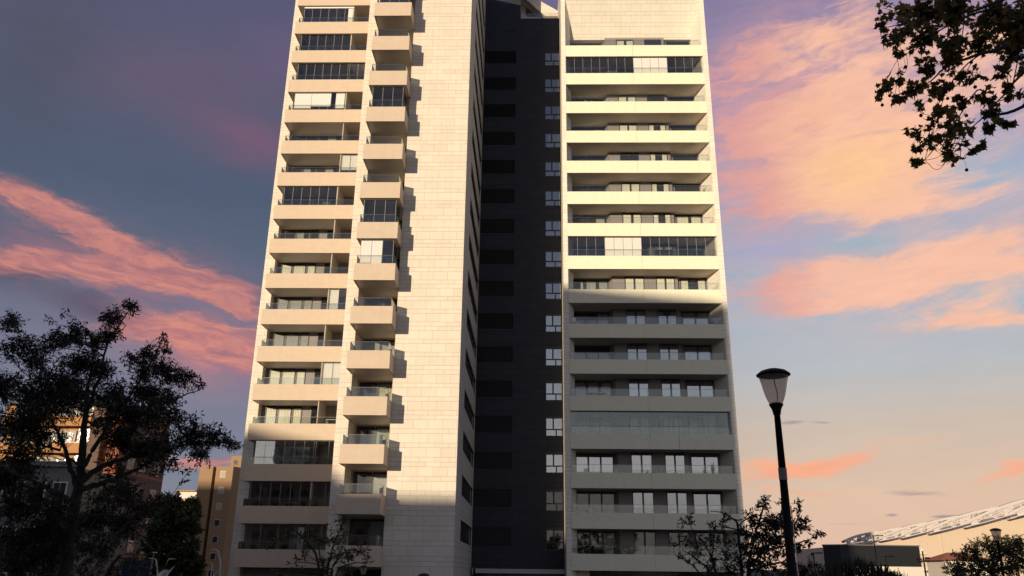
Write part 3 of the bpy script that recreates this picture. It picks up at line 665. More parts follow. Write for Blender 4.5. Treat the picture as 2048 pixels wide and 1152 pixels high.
def tree(name, label, cat, limbs, blobs, leaf, shape, lm, seed, per=60, twig=.5, nl=12, jit=.35, group=None, droop=.1, fruit=False, base=None, sub=5):
    rs = np.random.RandomState(seed); t = thing(name, label, cat, base or (limbs[0][0][0], limbs[0][0][1], gz(limbs[0][0][0], limbs[0][0][1])), 0, group)
    off = np.array(t.location)
    wood = MB(); skel = []
    for l in limbs:
        c = catmull(l, 6)
        for k in range(1, len(c)-1): c[k][:3] += rs.normal(0, .35, 3)*min(c[k][3], .03)
        wood.tube([p[:3]-off for p in c], [max(p[3], .003) for p in c], 9)
        skel += [p for p in c]
    sk = np.array(skel)
    if base is None:
        b0 = np.array(limbs[0][0]); g0 = gz(b0[0], b0[1])
        if b0[2] > g0: wood.tube([(b0[0]-off[0], b0[1]-off[1], g0-off[2]-.1), tuple(b0[:3]-off)], [b0[3]*1.25, b0[3]], 9)
    tw = MB(); LV = []; DI = []; NO = []; SZ = []; balls = []
    for (bx, by, bz, br, dens) in blobs:
        cen = np.array((bx, by, bz)); d = np.linalg.norm(sk[:, :3]-cen, axis=1)
        # prefer thinner, lower skeleton points
        cost = d+(sk[:, 2]-bz).clip(0)*.6; p0 = sk[np.argmin(cost)]
        start = p0[:3]; r0 = min(p0[3]*.6, .02+br*.012)
        mid = (start+cen)/2+rs.normal(0, .10, 3)*np.linalg.norm(cen-start); mid[2] -= droop*np.linalg.norm(cen-start)*.3
        axis = catmull([tuple(start)+(r0,), tuple(mid)+(r0*.6,), tuple(cen)+(r0*.35,)], 5)
        wood.tube([p[:3]-off for p in axis], [max(p[3], .0025) for p in axis], 5)
        arms = [axis]
        for k in range(sub):
            a0 = axis[rs.randint(3, len(axis))]; dr = rs.normal(0, 1, 3); dr[2] = dr[2]*.8+.35; dr /= np.linalg.norm(dr); e = a0[:3]+dr*br*rs.uniform(.5, 1.0)
            am = (a0[:3]+e)/2+rs.normal(0, .08, 3)*br
            ar = catmull([tuple(a0[:3])+(r0*.3,), tuple(am)+(r0*.2,), tuple(e)+(.003,)], 3); arms.append(ar)
            wood.tube([p[:3]-off for p in ar], [max(p[3], .002) for p in ar], 4)
        n = max(4, int(per*dens*(br**2)/(twig**2*.55+.02)))
        for k in range(n):
            ar = arms[rs.randint(len(arms))]; q = ar[rs.randint(1, len(ar))][:3]
            u = rs.normal(0, 1, 3); u /= np.linalg.norm(u); e = cen+u*br*(rs.uniform(.15, 1.0)**.6)*np.array((1, 1, .92))
            v = e-q; L = np.linalg.norm(v)
            if L < 1e-4: continue
            v /= L; L2 = min(L, twig*rs.uniform(.6, 1.2)); s0 = e-v*L2
            if L > twig*1.1 and rs.rand() < .35: wood.tube([q-off, s0-off], [.003, .0025], 3, 0, False)
            bend = rs.normal(0, .18, 3); bend[2] += rs.uniform(-.15, .25)-droop
            m_ = s0+v*L2*.5+bend*L2*.25; e2 = e+bend*L2*.5
            wood.tube([s0-off, m_-off, e2-off], [.0035, .003, .0015], 3, 0, False)
            for j in range(nl):
                f_ = (j+1+rs.uniform(-.3, .3))/(nl+.5); f_ = min(max(f_, .05), 1); pos = (1-f_)**2*s0+2*f_*(1-f_)*m_+f_**2*e2
                tan = (e2-s0)/max(L2, 1e-4); side = np.cross(tan, rs.normal(0, 1, 3)); side /= (np.linalg.norm(side)+1e-6)
                dr = tan*rs.uniform(.2, 1.0)+side*rs.uniform(.5, 1.1)*(1 if j % 2 else -1); dr[2] -= rs.uniform(0, .5)*(1+droop*2); dr /= np.linalg.norm(dr)
                LV.append(pos-off); DI.append(dr); SZ.append(leaf*rs.uniform(.65, 1.25)); NO.append(rs.normal(0, 1, 3)+np.array((0, 0, .6)))
            if fruit and rs.rand() < .10:
                wood.tube([e2-off, e2-off-np.array((0, 0, .12))], .0018, 3, 0, False); balls.append(e2-off-np.array((0, 0, .13)))
    wood.build('trunk', M['bark'], t)
    shp, wd = SHAPES[shape]; LV = np.array(LV); DI = np.array(DI); NO = np.array(NO); SZ = np.array(SZ)[:, None]
    B_ = np.cross(DI, NO); B_ /= (np.linalg.norm(B_, axis=1, keepdims=True)+1e-9); C_ = np.cross(B_, DI)
    k = len(shp); V = np.zeros((len(LV), k, 3))
    for j, (a, b) in enumerate(shp): V[:, j] = LV+DI*SZ*a+B_*SZ*b*wd+C_*SZ*abs(b)*wd*.35
    me = bpy.data.meshes.new('crown'); me.vertices.add(len(LV)*k); me.vertices.foreach_set('co', V.reshape(-1)); me.loops.add(len(LV)*k); me.loops.foreach_set('vertex_index', np.arange(len(LV)*k, dtype=np.int32))
    me.polygons.add(len(LV)); me.polygons.foreach_set('loop_start', np.arange(0, len(LV)*k, k, dtype=np.int32)); me.polygons.foreach_set('loop_total', np.full(len(LV), k, dtype=np.int32))
    me.materials.append(M[lm]); me.update(calc_edges=True); me.validate()
    o = bpy.data.objects.new('crown', me); COL.objects.link(o); o.parent = t
    if balls:
        bm_ = MB(); bm_.lathe([(.001, -.018), (.013, -.013), (.018, 0), (.013, .013), (.001, .018)], 10); sb = bm_.build('seed_ball', M['bark'], t); sb.location = balls[0]
        for p in balls[1:]: c_ = sb.copy(); COL.objects.link(c_); c_.parent = t; c_.location = p
    return t
T1=dict(limbs=[[(-9.39,17.0,2.25,0.15),(-9.28,17.03,3.26,0.129),(-9.32,17.06,4.03,0.122),(-9.34,17.09,4.71,0.109),(-9.35,17.11,5.32,0.088),(-9.45,17.14,5.95,0.068),(-9.52,17.17,6.59,0.054),(-9.59,17.2,7.25,0.034),(-9.6,17.23,7.92,0.02)],[(-9.31,17.0,4.61,0.068),(-9.84,17.15,4.87,0.054),(-10.51,17.3,5.13,0.034),(-11.18,17.45,5.35,0.02)],[(-9.29,17.0,4.86,0.054),(-9.61,17.11,5.42,0.048),(-9.96,17.22,5.95,0.034),(-10.37,17.33,6.5,0.027),(-10.82,17.44,7.29,0.02),(-10.91,17.55,8.0,0.014)],[(-9.27,17.0,5.06,0.068),(-9.0,17.17,5.38,0.054),(-8.48,17.33,5.61,0.044),(-7.83,17.5,5.8,0.031),(-7.17,17.66,5.99,0.02),(-6.57,17.83,6.02,0.01)],[(-9.21,17.0,4.91,0.061),(-8.83,17.15,5.08,0.048),(-8.32,17.3,5.35,0.034),(-7.8,17.45,5.74,0.024)],[(-9.28,17.0,5.36,0.054),(-9.14,17.16,5.9,0.044),(-8.95,17.32,6.51,0.034),(-8.65,17.47,7.2,0.024),(-8.44,17.63,7.92,0.017),(-8.41,17.79,8.37,0.008)],[(-9.4,17.0,6.45,0.034),(-9.17,16.78,7.15,0.027),(-8.97,16.56,7.86,0.02),(-8.63,16.34,8.35,0.014),(-8.27,16.12,8.72,0.007)],[(-9.29,17.0,4.31,0.048),(-8.73,16.97,4.41,0.034),(-8.08,16.94,4.32,0.02)],[(-9.3,17.0,4.12,0.041),(-10.07,17.41,4.23,0.027),(-10.81,17.83,4.04,0.02)],[(-9.01,17.0,5.93,0.027),(-8.26,17.09,6.26,0.024),(-7.64,17.19,6.82,0.017),(-7.17,17.28,7.06,0.008)],[(-9.82,17.0,5.71,0.027),(-10.73,17.37,5.97,0.02),(-11.61,17.75,6.46,0.014)]],
 blobs=[(-8.09,15.55,8.4,0.25,0.7),(-9.09,16.88,8.65,0.32,0.8),(-8.91,16.05,8.34,0.2,0.6),(-9.29,17.16,8.27,0.37,1),(-9.66,17.28,8.16,0.3,1),(-8.9,15.18,7.66,0.38,1),(-9.72,15.94,7.79,0.34,1),(-9.81,16.18,8.45,0.14,0.25),(-11.56,18.56,9.01,0.16,0.25),(-12.14,17.99,8.77,0.38,0.9),(-10.36,15.73,7.63,0.34,1),(-11.44,18.11,7.91,0.46,0.8),(-10.61,15.65,7.6,0.3,0.7),(-9.99,17.44,7.64,0.55,1.1),(-9.38,15.6,6.88,0.49,1.1),(-9.55,15.14,6.63,0.48,1.1),(-12.2,18.39,7.38,0.58,1),(-8.64,15.91,7.16,0.4,1),(-8.46,15.94,6.66,0.5,1),(-10.61,18.8,7.12,0.65,1.2),(-11.03,18.39,6.81,0.64,1.2),(-10.29,16.21,6.2,0.61,1.2),(-8.85,18.73,8.62,0.19,0.7),(-8.33,17.15,7.85,0.3,0.9),(-8.19,17.67,8.05,0.2,0.6),(-7.88,15.9,7.27,0.34,1),(-8.76,18.65,7.88,0.4,1),(-9.04,17.71,7.88,0.25,0.8),(-8.42,18.74,7.7,0.4,1),(-7.86,18.47,7.49,0.3,0.8),(-6.65,16.25,6.92,0.14,0.5),(-7.98,16.48,6.88,0.47,1.1),(-7.1,15.75,6.53,0.36,1),(-7.97,15.67,6.31,0.49,1.2),(-7.27,15.37,6.17,0.44,1.2),(-7.17,16.26,6.23,0.35,0.8),(-7.29,17.39,6.48,0.26,0.6),(-6.75,15.14,5.61,0.4,1.1),(-7.35,17.67,6.1,0.44,1.1),(-6.42,16.39,5.97,0.35,1),(-6.06,16.29,5.79,0.25,0.8),(-6.56,18.19,5.98,0.16,0.6),(-6.83,16.93,5.62,0.32,0.8),(-7.06,16.31,5.39,0.27,0.6),(-7.94,16.93,5.72,0.48,1.2),(-8.87,17.77,6.04,0.56,1.2),(-6.38,15.34,5.09,0.14,0.4),(-8.46,18.78,5.41,0.17,0.4),(-9.73,15.22,5.46,0.48,1),(-10.96,17.93,5.51,0.45,0.8),(-11.67,18.29,5.22,0.58,1),(-7.85,15.2,5.29,0.34,0.7),(-9.64,18.08,6.42,0.34,0.7),(-9.59,16.5,5.95,0.27,0.5),(-10.41,17.29,5.96,0.39,0.7),(-9.07,15.16,4.69,0.43,0.8),(-9.46,15.3,4.39,0.48,0.9),(-8.19,15.81,4.71,0.36,0.5),(-9.15,18.7,5.07,0.53,1),(-9.06,15.86,4.52,0.4,0.7),(-8.4,17.96,4.69,0.45,0.9),(-9.44,18.61,4.41,0.59,0.9),(-10.21,18.65,4.19,0.59,1),(-9.58,16.42,4.09,0.52,0.9),(-10.15,16.46,3.9,0.52,0.9),(-8.23,17.09,4.13,0.43,0.8),(-10.09,18.03,3.65,0.57,1),(-8.06,15.53,3.71,0.49,0.8),(-10.74,17.93,3.44,0.56,1)])
T2=dict(limbs=[[(-4.67,20.0,2.13,0.035),(-4.91,20.06,3.3,0.03),(-5.06,20.12,3.75,0.025),(-5.36,20.18,4.08,0.018),(-5.64,20.24,4.29,0.012),(-5.84,20.3,4.33,0.006)],[(-4.62,20.0,2.13,0.03),(-4.82,20.09,3.31,0.025),(-4.98,20.18,3.75,0.015),(-5.1,20.27,4.09,0.01),(-5.29,20.36,4.3,0.006)],[(-4.56,20.0,2.13,0.035),(-4.7,19.91,3.31,0.03),(-4.58,19.81,3.97,0.02),(-4.44,19.72,4.3,0.014),(-4.33,19.63,4.52,0.01),(-4.39,19.54,4.64,0.005)],[(-4.51,20.0,2.13,0.035),(-4.66,20.11,3.31,0.03),(-4.51,20.22,3.7,0.02),(-4.31,20.33,3.89,0.014),(-4.03,20.45,3.82,0.01)],[(-4.47,20.0,2.13,0.03),(-4.49,19.86,3.29,0.02),(-4.21,19.73,3.53,0.015),(-3.9,19.59,3.59,0.008)]],
 blobs=[(-4.45,19.68,4.46,0.2,0.7),(-4.74,20.22,4.32,0.18,0.6),(-5.37,20.84,4.28,0.18,0.8),(-4.94,19.68,4.07,0.2,0.8),(-4.93,20.85,4.11,0.24,0.9),(-5.94,20.09,4.13,0.18,0.6),(-5.63,19.62,4.17,0.2,0.6),(-5.37,19.63,4.17,0.2,0.7),(-5.12,19.35,3.78,0.22,0.8),(-5.27,19.16,3.57,0.17,0.6),(-4.22,19.3,4.12,0.22,0.7),(-4.31,20.38,3.76,0.28,1),(-4.14,20.99,3.89,0.26,0.8),(-3.68,19.32,3.66,0.17,0.6),(-4.32,19.1,3.79,0.24,0.9),(-4.41,20.97,3.48,0.26,0.7),(-4.88,20.07,3.64,0.25,0.6),(-5.49,19.81,3.35,0.22,0.8),(-5.67,19.47,3.3,0.17,0.8),(-4.45,20.19,4.61,0.13,0.5),(-6.27,20.65,3.97,0.21,0.3),(-4.76,19.91,3.36,0.25,0.7)])
T3=dict(limbs=[[(5.38,22.0,2.13,0.075),(5.47,21.99,3.39,0.06),(5.55,21.97,3.89,0.05),(5.71,21.96,4.38,0.04),(5.87,21.94,4.81,0.03),(6.03,21.93,5.19,0.015),(6.0,21.91,5.38,0.006)],[(5.2,22.0,2.13,0.055),(5.3,21.92,3.65,0.04),(5.26,21.84,4.25,0.035),(5.24,21.76,4.61,0.03),(5.07,21.67,4.79,0.02),(4.84,21.59,4.9,0.014),(4.51,21.51,4.93,0.008)],[(5.31,22.0,4.6,0.02),(5.53,22.15,4.76,0.015),(5.84,22.31,4.9,0.01),(6.27,22.46,4.88,0.006)],[(5.53,22.0,3.65,0.04),(5.84,21.87,3.96,0.03),(6.16,21.74,4.38,0.02),(6.32,21.61,4.86,0.012),(6.32,21.49,5.28,0.006)],[(5.62,22.0,3.9,0.04),(6.15,22.0,4.2,0.03),(6.62,22.0,4.52,0.02),(6.92,21.99,4.95,0.01),(6.93,21.99,5.29,0.005)],[(5.94,22.0,4.02,0.03),(6.62,22.12,4.15,0.02),(7.12,22.25,4.28,0.012),(7.56,22.37,4.44,0.006)],[(5.28,22.0,4.5,0.02),(4.92,21.8,4.55,0.012),(4.68,21.59,4.36,0.007)],[(5.52,22.0,3.54,0.03),(6.33,22.13,3.72,0.02),(7.18,22.25,3.61,0.01)]],
 blobs=[(6.3,22.99,5.37,0.2,0.9),(6.18,22.29,5.13,0.2,0.9),(6.02,22.63,5.21,0.14,0.5),(6.2,21.13,5.13,0.13,0.5),(6.39,21.86,4.94,0.19,0.8),(6.68,21.23,5.14,0.13,0.5),(7.12,22.76,5.01,0.14,0.5),(5.52,21.55,4.91,0.19,0.4),(5.72,21.9,4.69,0.3,1.1),(6.37,23.1,4.76,0.35,1.2),(6.6,22.77,4.68,0.37,1.3),(7.09,23.05,4.73,0.32,1.1),(5.57,21.9,4.44,0.33,1.1),(5.9,21.97,4.38,0.36,1.2),(6.43,22.5,4.35,0.37,1.2),(6.67,21.95,4.45,0.28,1),(6.89,21.54,4.56,0.19,0.8),(6.96,21.79,4.73,0.12,0.5),(5.25,21.22,4.11,0.32,1),(5.68,21.73,4.01,0.36,1),(6.5,23.07,4.05,0.38,0.9),(7.64,23.01,4.45,0.17,0.6),(7.18,22.28,4.19,0.17,0.7),(7.44,22.0,4.46,0.11,0.4),(6.7,21.64,4.08,0.19,0.5),(5.19,21.1,3.7,0.4,1),(5.77,21.5,3.59,0.41,1),(6.64,22.62,3.55,0.43,1),(7.15,22.81,3.49,0.34,0.9),(4.85,21.69,4.67,0.19,0.3),(5.14,22.63,4.91,0.14,0.3),(7.18,22.6,3.8,0.2,0.6),(7.42,22.43,3.56,0.23,0.6),(5.44,22.36,4.52,0.2,0.8),(6.95,22.57,4.05,0.28,0.6)])
T4=dict(limbs=[[(4.46,21.0,2.18,0.04),(4.42,20.96,3.41,0.03),(4.38,20.93,3.86,0.02),(4.47,20.89,4.44,0.015),(4.5,20.86,4.62,0.008)],[(4.4,21.0,2.18,0.035),(4.32,21.07,3.4,0.025),(4.05,21.14,3.75,0.018),(3.71,21.21,3.98,0.01)],[(4.34,21.0,2.18,0.03),(4.05,20.92,3.4,0.02),(3.7,20.85,3.72,0.012),(3.45,20.77,3.85,0.006)],[(4.46,21.0,2.18,0.035),(4.43,21.0,3.52,0.025),(4.23,20.99,4.09,0.018),(3.95,20.99,4.44,0.012),(3.84,20.98,4.74,0.006)]],
 blobs=[(3.99,21.57,4.81,0.16,0.5),(3.79,21.4,4.68,0.13,0.5),(3.88,20.57,4.59,0.13,0.5),(4.71,21.94,4.62,0.19,0.6),(4.43,21.31,4.28,0.27,0.9),(3.78,21.17,4.27,0.29,0.8),(3.91,19.97,4.11,0.3,0.9),(4.68,21.1,4.22,0.29,0.8),(3.52,20.48,3.84,0.21,0.6),(4.04,21.36,3.87,0.3,0.6),(4.44,20.92,3.8,0.34,0.9),(4.97,21.67,3.94,0.3,0.9),(4.87,21.31,3.58,0.35,1.1),(3.89,21.63,3.69,0.16,0.4),(3.39,20.68,4.07,0.18,0.5),(4.37,21.3,3.52,0.32,0.8),(4.55,21.5,4.65,0.11,0.3),(4.9,21.69,4.48,0.22,0.5)])
T5=dict(limbs=[[(21.85,42.0,1.78,0.12),(22.07,41.92,3.51,0.1),(22.09,41.83,4.24,0.08),(21.91,41.75,4.8,0.05)],[(22.12,42.0,3.56,0.08),(21.47,42.29,4.12,0.05),(21.09,42.58,4.58,0.03)],[(22.21,42.0,4.01,0.07),(23.0,42.31,4.6,0.05),(23.74,42.62,5.08,0.03)],[(22.14,42.0,3.67,0.06),(23.29,42.16,4.02,0.05),(24.18,42.32,4.5,0.03)],[(22.09,42.0,3.78,0.05),(21.23,42.4,3.78,0.04),(20.58,42.8,3.77,0.02)]],
 blobs=[(22.11,43.53,5.02,0.44,0.9),(20.98,42.06,4.73,0.37,0.7),(22.01,42.1,5.05,0.48,1),(21.96,40.88,5.0,0.51,1),(23.8,43.13,5.22,0.49,0.8),(24.46,43.47,5.12,0.49,1),(20.73,41.92,4.34,0.47,0.8),(21.84,42.64,4.52,0.59,1.1),(22.63,42.74,4.6,0.7,1.2),(23.37,42.77,4.61,0.7,1.3),(23.02,40.9,4.45,0.67,1.3),(20.77,42.94,4.52,0.27,0.4),(20.47,42.27,3.88,0.53,1.2),(21.21,42.56,3.89,0.64,1.2),(21.5,41.73,3.89,0.68,1.2),(22.57,42.42,3.9,0.69,1.3),(23.69,42.92,3.92,0.7,1.3),(24.17,42.46,4.04,0.69,1.2),(20.21,42.74,3.88,0.27,0.5),(23.18,40.41,4.89,0.61,1),(19.84,40.86,3.53,0.62,1.1),(21.11,41.8,3.43,0.63,1)])
T6=dict(limbs=[[(-33.3,80.0,2.43,0.35),(-33.76,80.18,5.99,0.25),(-34.14,80.36,8.74,0.12)],[(-33.66,80.0,5.53,0.15),(-34.69,79.33,7.29,0.08)],[(-33.75,80.0,6.43,0.15),(-32.84,80.45,7.83,0.08)]],
 blobs=[(-35.33,80.63,9.45,1.12,1),(-33.19,77.8,9.47,0.88,1),(-35.86,79.86,8.69,1.1,1),(-33.6,78.69,8.17,1.39,1),(-31.82,77.86,7.91,1.08,1),(-34.38,78.24,6.79,1.48,1),(-32.85,79.12,6.63,1.49,1),(-31.44,78.47,6.83,0.89,1),(-33.77,78.53,5.04,1.68,1),(-31.57,77.77,4.83,1.47,1),(-35.82,79.83,5.5,1.2,1),(-32.99,79.43,3.53,1.7,1),(-35.34,80.54,3.51,1.42,1),(-31.51,80.43,3.55,1.11,1),(-31.36,78.74,5.51,0.89,1)])
T7=dict(limbs=[[(-43.29,110.0,2.7,0.3),(-44.34,110.67,8.24,0.2),(-45.12,111.33,11.46,0.1)]],
 blobs=[(-43.24,106.7,11.56,0.81,1),(-44.9,109.38,11.19,0.96,1),(-43.44,108.54,11.14,0.82,1),(-45.26,109.41,10.36,1.1,1),(-43.12,107.46,9.94,1.08,1),(-45.55,112.19,9.26,1.27,1)])
T8=dict(limbs=[[(-17.56,30.0,1.52,0.2),(-18.04,29.94,3.14,0.15),(-18.04,29.89,4.14,0.1)],[(-14.78,30.0,1.56,0.1),(-14.7,29.79,3.18,0.08),(-14.27,29.58,3.84,0.05)]],
 blobs=[(-18.49,30.2,3.64,0.85,1),(-17.01,29.27,3.48,0.83,1),(-16.56,30.08,3.32,0.76,1),(-13.96,29.71,3.68,0.67,0.7),(-14.61,30.15,3.18,0.57,0.8),(-16.21,30.82,3.16,0.78,0.8),(-13.76,30.57,3.35,0.58,0.8)])
TP=dict(limbs=[[(6.2,7.0,5.29,0.084),(6.3,6.99,6.97,0.059),(6.05,6.98,8.22,0.042),(5.39,6.98,8.56,0.025),(4.56,6.97,8.33,0.017),(4.09,6.96,8.15,0.011),(3.81,6.95,7.92,0.005),(3.5,6.94,7.8,0.003)],[(6.06,7.0,8.23,0.029),(5.15,7.04,7.92,0.021),(4.55,7.09,7.67,0.013),(4.44,7.13,7.98,0.008),(4.22,7.18,7.72,0.005),(3.99,7.22,7.36,0.003)],[(5.63,7.0,8.46,0.021),(4.95,7.02,8.42,0.015),(4.45,7.04,8.32,0.008),(4.11,7.06,7.99,0.005),(3.98,7.08,7.72,0.003),(3.76,7.1,7.18,0.002)],[(6.39,7.0,8.58,0.025),(5.25,6.98,9.05,0.017),(4.44,6.95,8.79,0.013),(3.91,6.93,8.66,0.008),(3.49,6.91,8.55,0.003)],[(5.48,7.0,7.78,0.021),(4.94,6.94,8.13,0.017),(4.5,6.87,7.76,0.008),(4.28,6.81,7.5,0.005),(4.35,6.75,7.31,0.003)],[(4.52,7.0,7.73,0.008),(4.31,7.02,7.57,0.006),(4.12,7.04,7.37,0.003),(4.08,7.07,7.17,0.002)],[(5.41,7.0,8.58,0.017),(4.73,7.01,8.84,0.013),(4.2,7.02,8.67,0.008),(3.82,7.03,8.38,0.005),(3.67,7.04,8.33,0.003)]],
 blobs=[(3.87,7.64,9.36,0.13,0.8),(4.07,7.66,9.34,0.17,1.2),(4.06,7.15,8.95,0.22,1.5),(4.14,6.79,8.67,0.23,1.6),(4.97,7.55,9.19,0.26,1.6),(4.41,6.3,8.18,0.22,1.6),(3.21,6.45,8.25,0.06,0.5),(3.73,7.09,8.66,0.12,0.7),(3.98,7.16,8.62,0.18,1.2),(3.86,6.5,8.11,0.18,1.4),(4.57,7.18,8.6,0.18,1.3),(5.11,7.55,8.8,0.21,1.2),(3.51,6.83,8.38,0.06,0.4),(3.56,6.9,8.26,0.05,0.4),(3.55,6.62,8.38,0.12,0.9),(3.72,6.71,8.04,0.14,1.2),(4.51,7.66,8.69,0.16,0.9),(3.52,6.83,7.95,0.09,0.9),(3.79,7.65,8.34,0.12,0.8),(3.64,7.58,8.21,0.06,0.4),(3.62,7.13,7.92,0.08,0.5),(3.58,6.66,7.73,0.14,1),(4.33,7.67,8.33,0.16,1.1),(4.19,6.99,8.06,0.11,0.6),(4.29,6.88,8.01,0.1,0.7),(4.43,6.75,8.0,0.13,0.8),(5.26,7.68,8.64,0.12,0.7),(4.64,6.99,7.88,0.09,0.4),(4.54,6.7,7.67,0.04,0.3),(3.74,6.97,7.71,0.09,0.5),(3.65,6.47,7.4,0.11,0.9),(4.25,7.17,7.89,0.13,0.9),(4.3,6.92,7.79,0.13,0.9),(3.52,6.71,7.34,0.09,0.9),(4.04,7.39,7.8,0.1,0.8),(4.27,7.46,7.77,0.14,1),(3.8,6.32,7.18,0.12,1.1),(4.44,7.05,7.7,0.12,1),(4.3,6.68,7.35,0.07,0.9),(4.09,7.61,7.69,0.09,0.8),(3.85,7.39,7.48,0.04,0.3),(3.42,6.64,6.93,0.04,0.5),(3.79,6.67,7.13,0.09,0.9),(3.82,6.52,7.12,0.07,0.7),(4.39,7.68,7.51,0.07,0.7),(4.08,6.71,7.13,0.03,0.3),(4.47,7.15,7.57,0.05,0.5),(3.83,6.96,7.38,0.08,0.6),(5.17,7.2,8.49,0.23,1),(5.11,7.15,8.88,0.22,1)])

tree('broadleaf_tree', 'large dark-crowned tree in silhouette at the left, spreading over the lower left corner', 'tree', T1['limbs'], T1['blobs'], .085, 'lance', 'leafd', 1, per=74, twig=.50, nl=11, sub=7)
tree('young_tree', 'thin many-stemmed young tree with sparse leaves in front of the lower left balconies', 'tree', T2['limbs'], T2['blobs'], .12, 'lance', 'leafo', 2, per=13, twig=.28, nl=6, sub=3)
tree('young_tree', 'dark leafy young tree behind the tall street lamp, at the tower right corner', 'tree', T3['limbs'], T3['blobs'], .12, 'lance', 'leafd', 3, per=15, twig=.3, nl=9, sub=3)
tree('shrub', 'sparse twiggy shrub in front of the two lowest right wing balconies', 'shrub', T4['limbs'], T4['blobs'], .10, 'lance', 'leafd', 4, per=14, twig=.3, nl=7, sub=4)
tree('broadleaf_tree', 'bushy green tree behind the small street lamp in the lower right corner', 'tree', T5['limbs'], T5['blobs'], .15, 'lance', 'leafo', 5, per=16, twig=.45, nl=10)
tree('pine_tree', 'dense dark green tree between the orange block and the tan tower', 'tree', T6['limbs'], T6['blobs'], .45, 'lance', 'leafp', 6, per=20, twig=.8, nl=12)
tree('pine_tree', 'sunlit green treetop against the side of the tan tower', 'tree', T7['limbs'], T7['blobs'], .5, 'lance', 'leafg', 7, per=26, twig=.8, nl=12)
tree('broadleaf_tree', 'low dark tree under the large left tree along the bottom edge', 'tree', T8['limbs'], T8['blobs'], .13, 'lance', 'leafd', 8, per=13, twig=.45, nl=9)
tree('plane_tree', 'plane tree bough with lobed leaves and seed balls hanging into the top right corner', 'tree', [[(9.6, 7.2, 1.8, .30), (9.5, 7.1, 4.0, .25), (9.3, 7, 6.2, .19), (9.0, 7.1, 8.4, .13), (8.8, 7.3, 10.5, .07)]]+[[(9.35, 7.05, 6.4, .09), (7.6, 7, 6.9, .07)]+TP['limbs'][0][1:]]+[[(9.35, 7.05, min(l[0][2], 7.5)-.5, l[0][3]*1.3)]+l for l in [q for q in TP['limbs'][1:] if q[0][3] > .02]]+[q for q in TP['limbs'][1:] if q[0][3] <= .02], TP['blobs']+[(6.7, 7.2, 9.2, .8, .8), (7.6, 6.8, 9.8, .9, .8), (8.6, 7.4, 10.6, 1.0, .8), (9.6, 7.0, 11.2, 1.0, .8), (7.4, 7.0, 8.0, .7, .7), (9.9, 7.6, 9.4, .9, .7), (8.2, 6.6, 8.8, .8, .7)], .070, 'plane', 'leafq', 9, per=34.0, twig=.28, nl=5, droop=.35, fruit=True, sub=3)
# palm tip and rosemary hedge
t = thing('dwarf_palm', 'spiky dwarf palm at the bottom edge in front of the right wing', 'palm', (5.75, 26, gz(5.75, 26)))
l = MB(); rs = random.Random(4)
for k in range(34):
    an = rs.random()*6.28; sp = rs.uniform(.05, .55); p0 = Vector((0, 0, .9)); p1 = Vector((math.cos(an)*sp, math.sin(an)*sp, 2.05-sp*.5-.1*rs.random()-.1))
    tn = Vector((-math.sin(an), math.cos(an), 0))*.018; l.add([p0-tn, p0+tn, (p0+p1)/2+tn*1.3, (p0+p1)/2-tn*1.3, p1], [(0, 1, 2, 3), (3, 2, 4)])
l.build('fronds', M['leafp'], t); l = MB(); l.tube([(0, 0, 0), (0, 0, .95)], [.12, .09], 10); l.build('trunk', M['bark'], t)
t = thing('hedge', 'dark spiky hedge in front of the black cabin, left of the low pale wall', 'hedge', (16.7, 45, 0)); l = MB()
for k in range(1500):
    q = Vector((rs.uniform(-2.0, 2.2), rs.uniform(-1, 1), 0)); h = 3.55+1.15*(1-abs(q.x)/2.6)*rs.uniform(.5, 1)*(1-abs(q.y)*.3); h += .12*math.sin(q.x*5)
    z0_ = rs.uniform(.1, .9)*h; ln = rs.uniform(.3, .6); dx = rs.uniform(-.2, .2); 
    l.add([q+Vector((-.03, 0, z0_)), q+Vector((.03, 0, z0_)), q+Vector((dx+.02, rs.uniform(-.2, .2), min(h, z0_+ln))), q+Vector((dx-.02, 0, min(h, z0_+ln)))], [(0, 1, 2, 3)])
for k in range(500):
    q = Vector((rs.uniform(-2.0, 2.2), rs.uniform(-1, 1), 0)); h = 3.5+1.15*(1-abs(q.x)/2.6)*rs.uniform(.6, 1.05)
    l.add([q+Vector((-.025, 0, h-.6)), q+Vector((.025, 0, h-.6)), q+Vector((rs.uniform(-.12, .12), 0, h))], [(0, 1, 2)])
l.build('leaves', M['leafd'], t)
l = MB(); l.box(-2.1, 2.2, -1, 1, 0, 3.3); l.build('core', M['leafd'], t)

# ================================================================== STREET LAMPS
def lampglass():
    m, n, out = mat('frosted_lamp_glass'); g = n.new('ShaderNodeNewGeometry')
    t = n.new('ShaderNodeBsdfTransparent'); t.inputs[0].default_value = (.72, .68, .66, 1)
    tl = n.new('ShaderNodeBsdfTranslucent'); tl.inputs[0].default_value = (.7, .66, .62, 1)
    gl = n.new('ShaderNodeBsdfGlossy'); gl.inputs['Roughness'].default_value = .15
    a = n.new('ShaderNodeMixShader'); a.inputs[0].default_value = .40; n.l.new(t.outputs[0], a.inputs[1]); n.l.new(tl.outputs[0], a.inputs[2])
    b = n.new('ShaderNodeMixShader'); b.inputs[0].default_value = .07; n.l.new(a.outputs[0], b.inputs[1]); n.l.new(gl.outputs[0], b.inputs[2]); n.l.new(b.outputs[0], out.inputs[0]); return m
M['lampglass'] = lampglass(); M['sticker'] = simple('sticker', (.16, .15, .15), .6, 0, .5, 30)
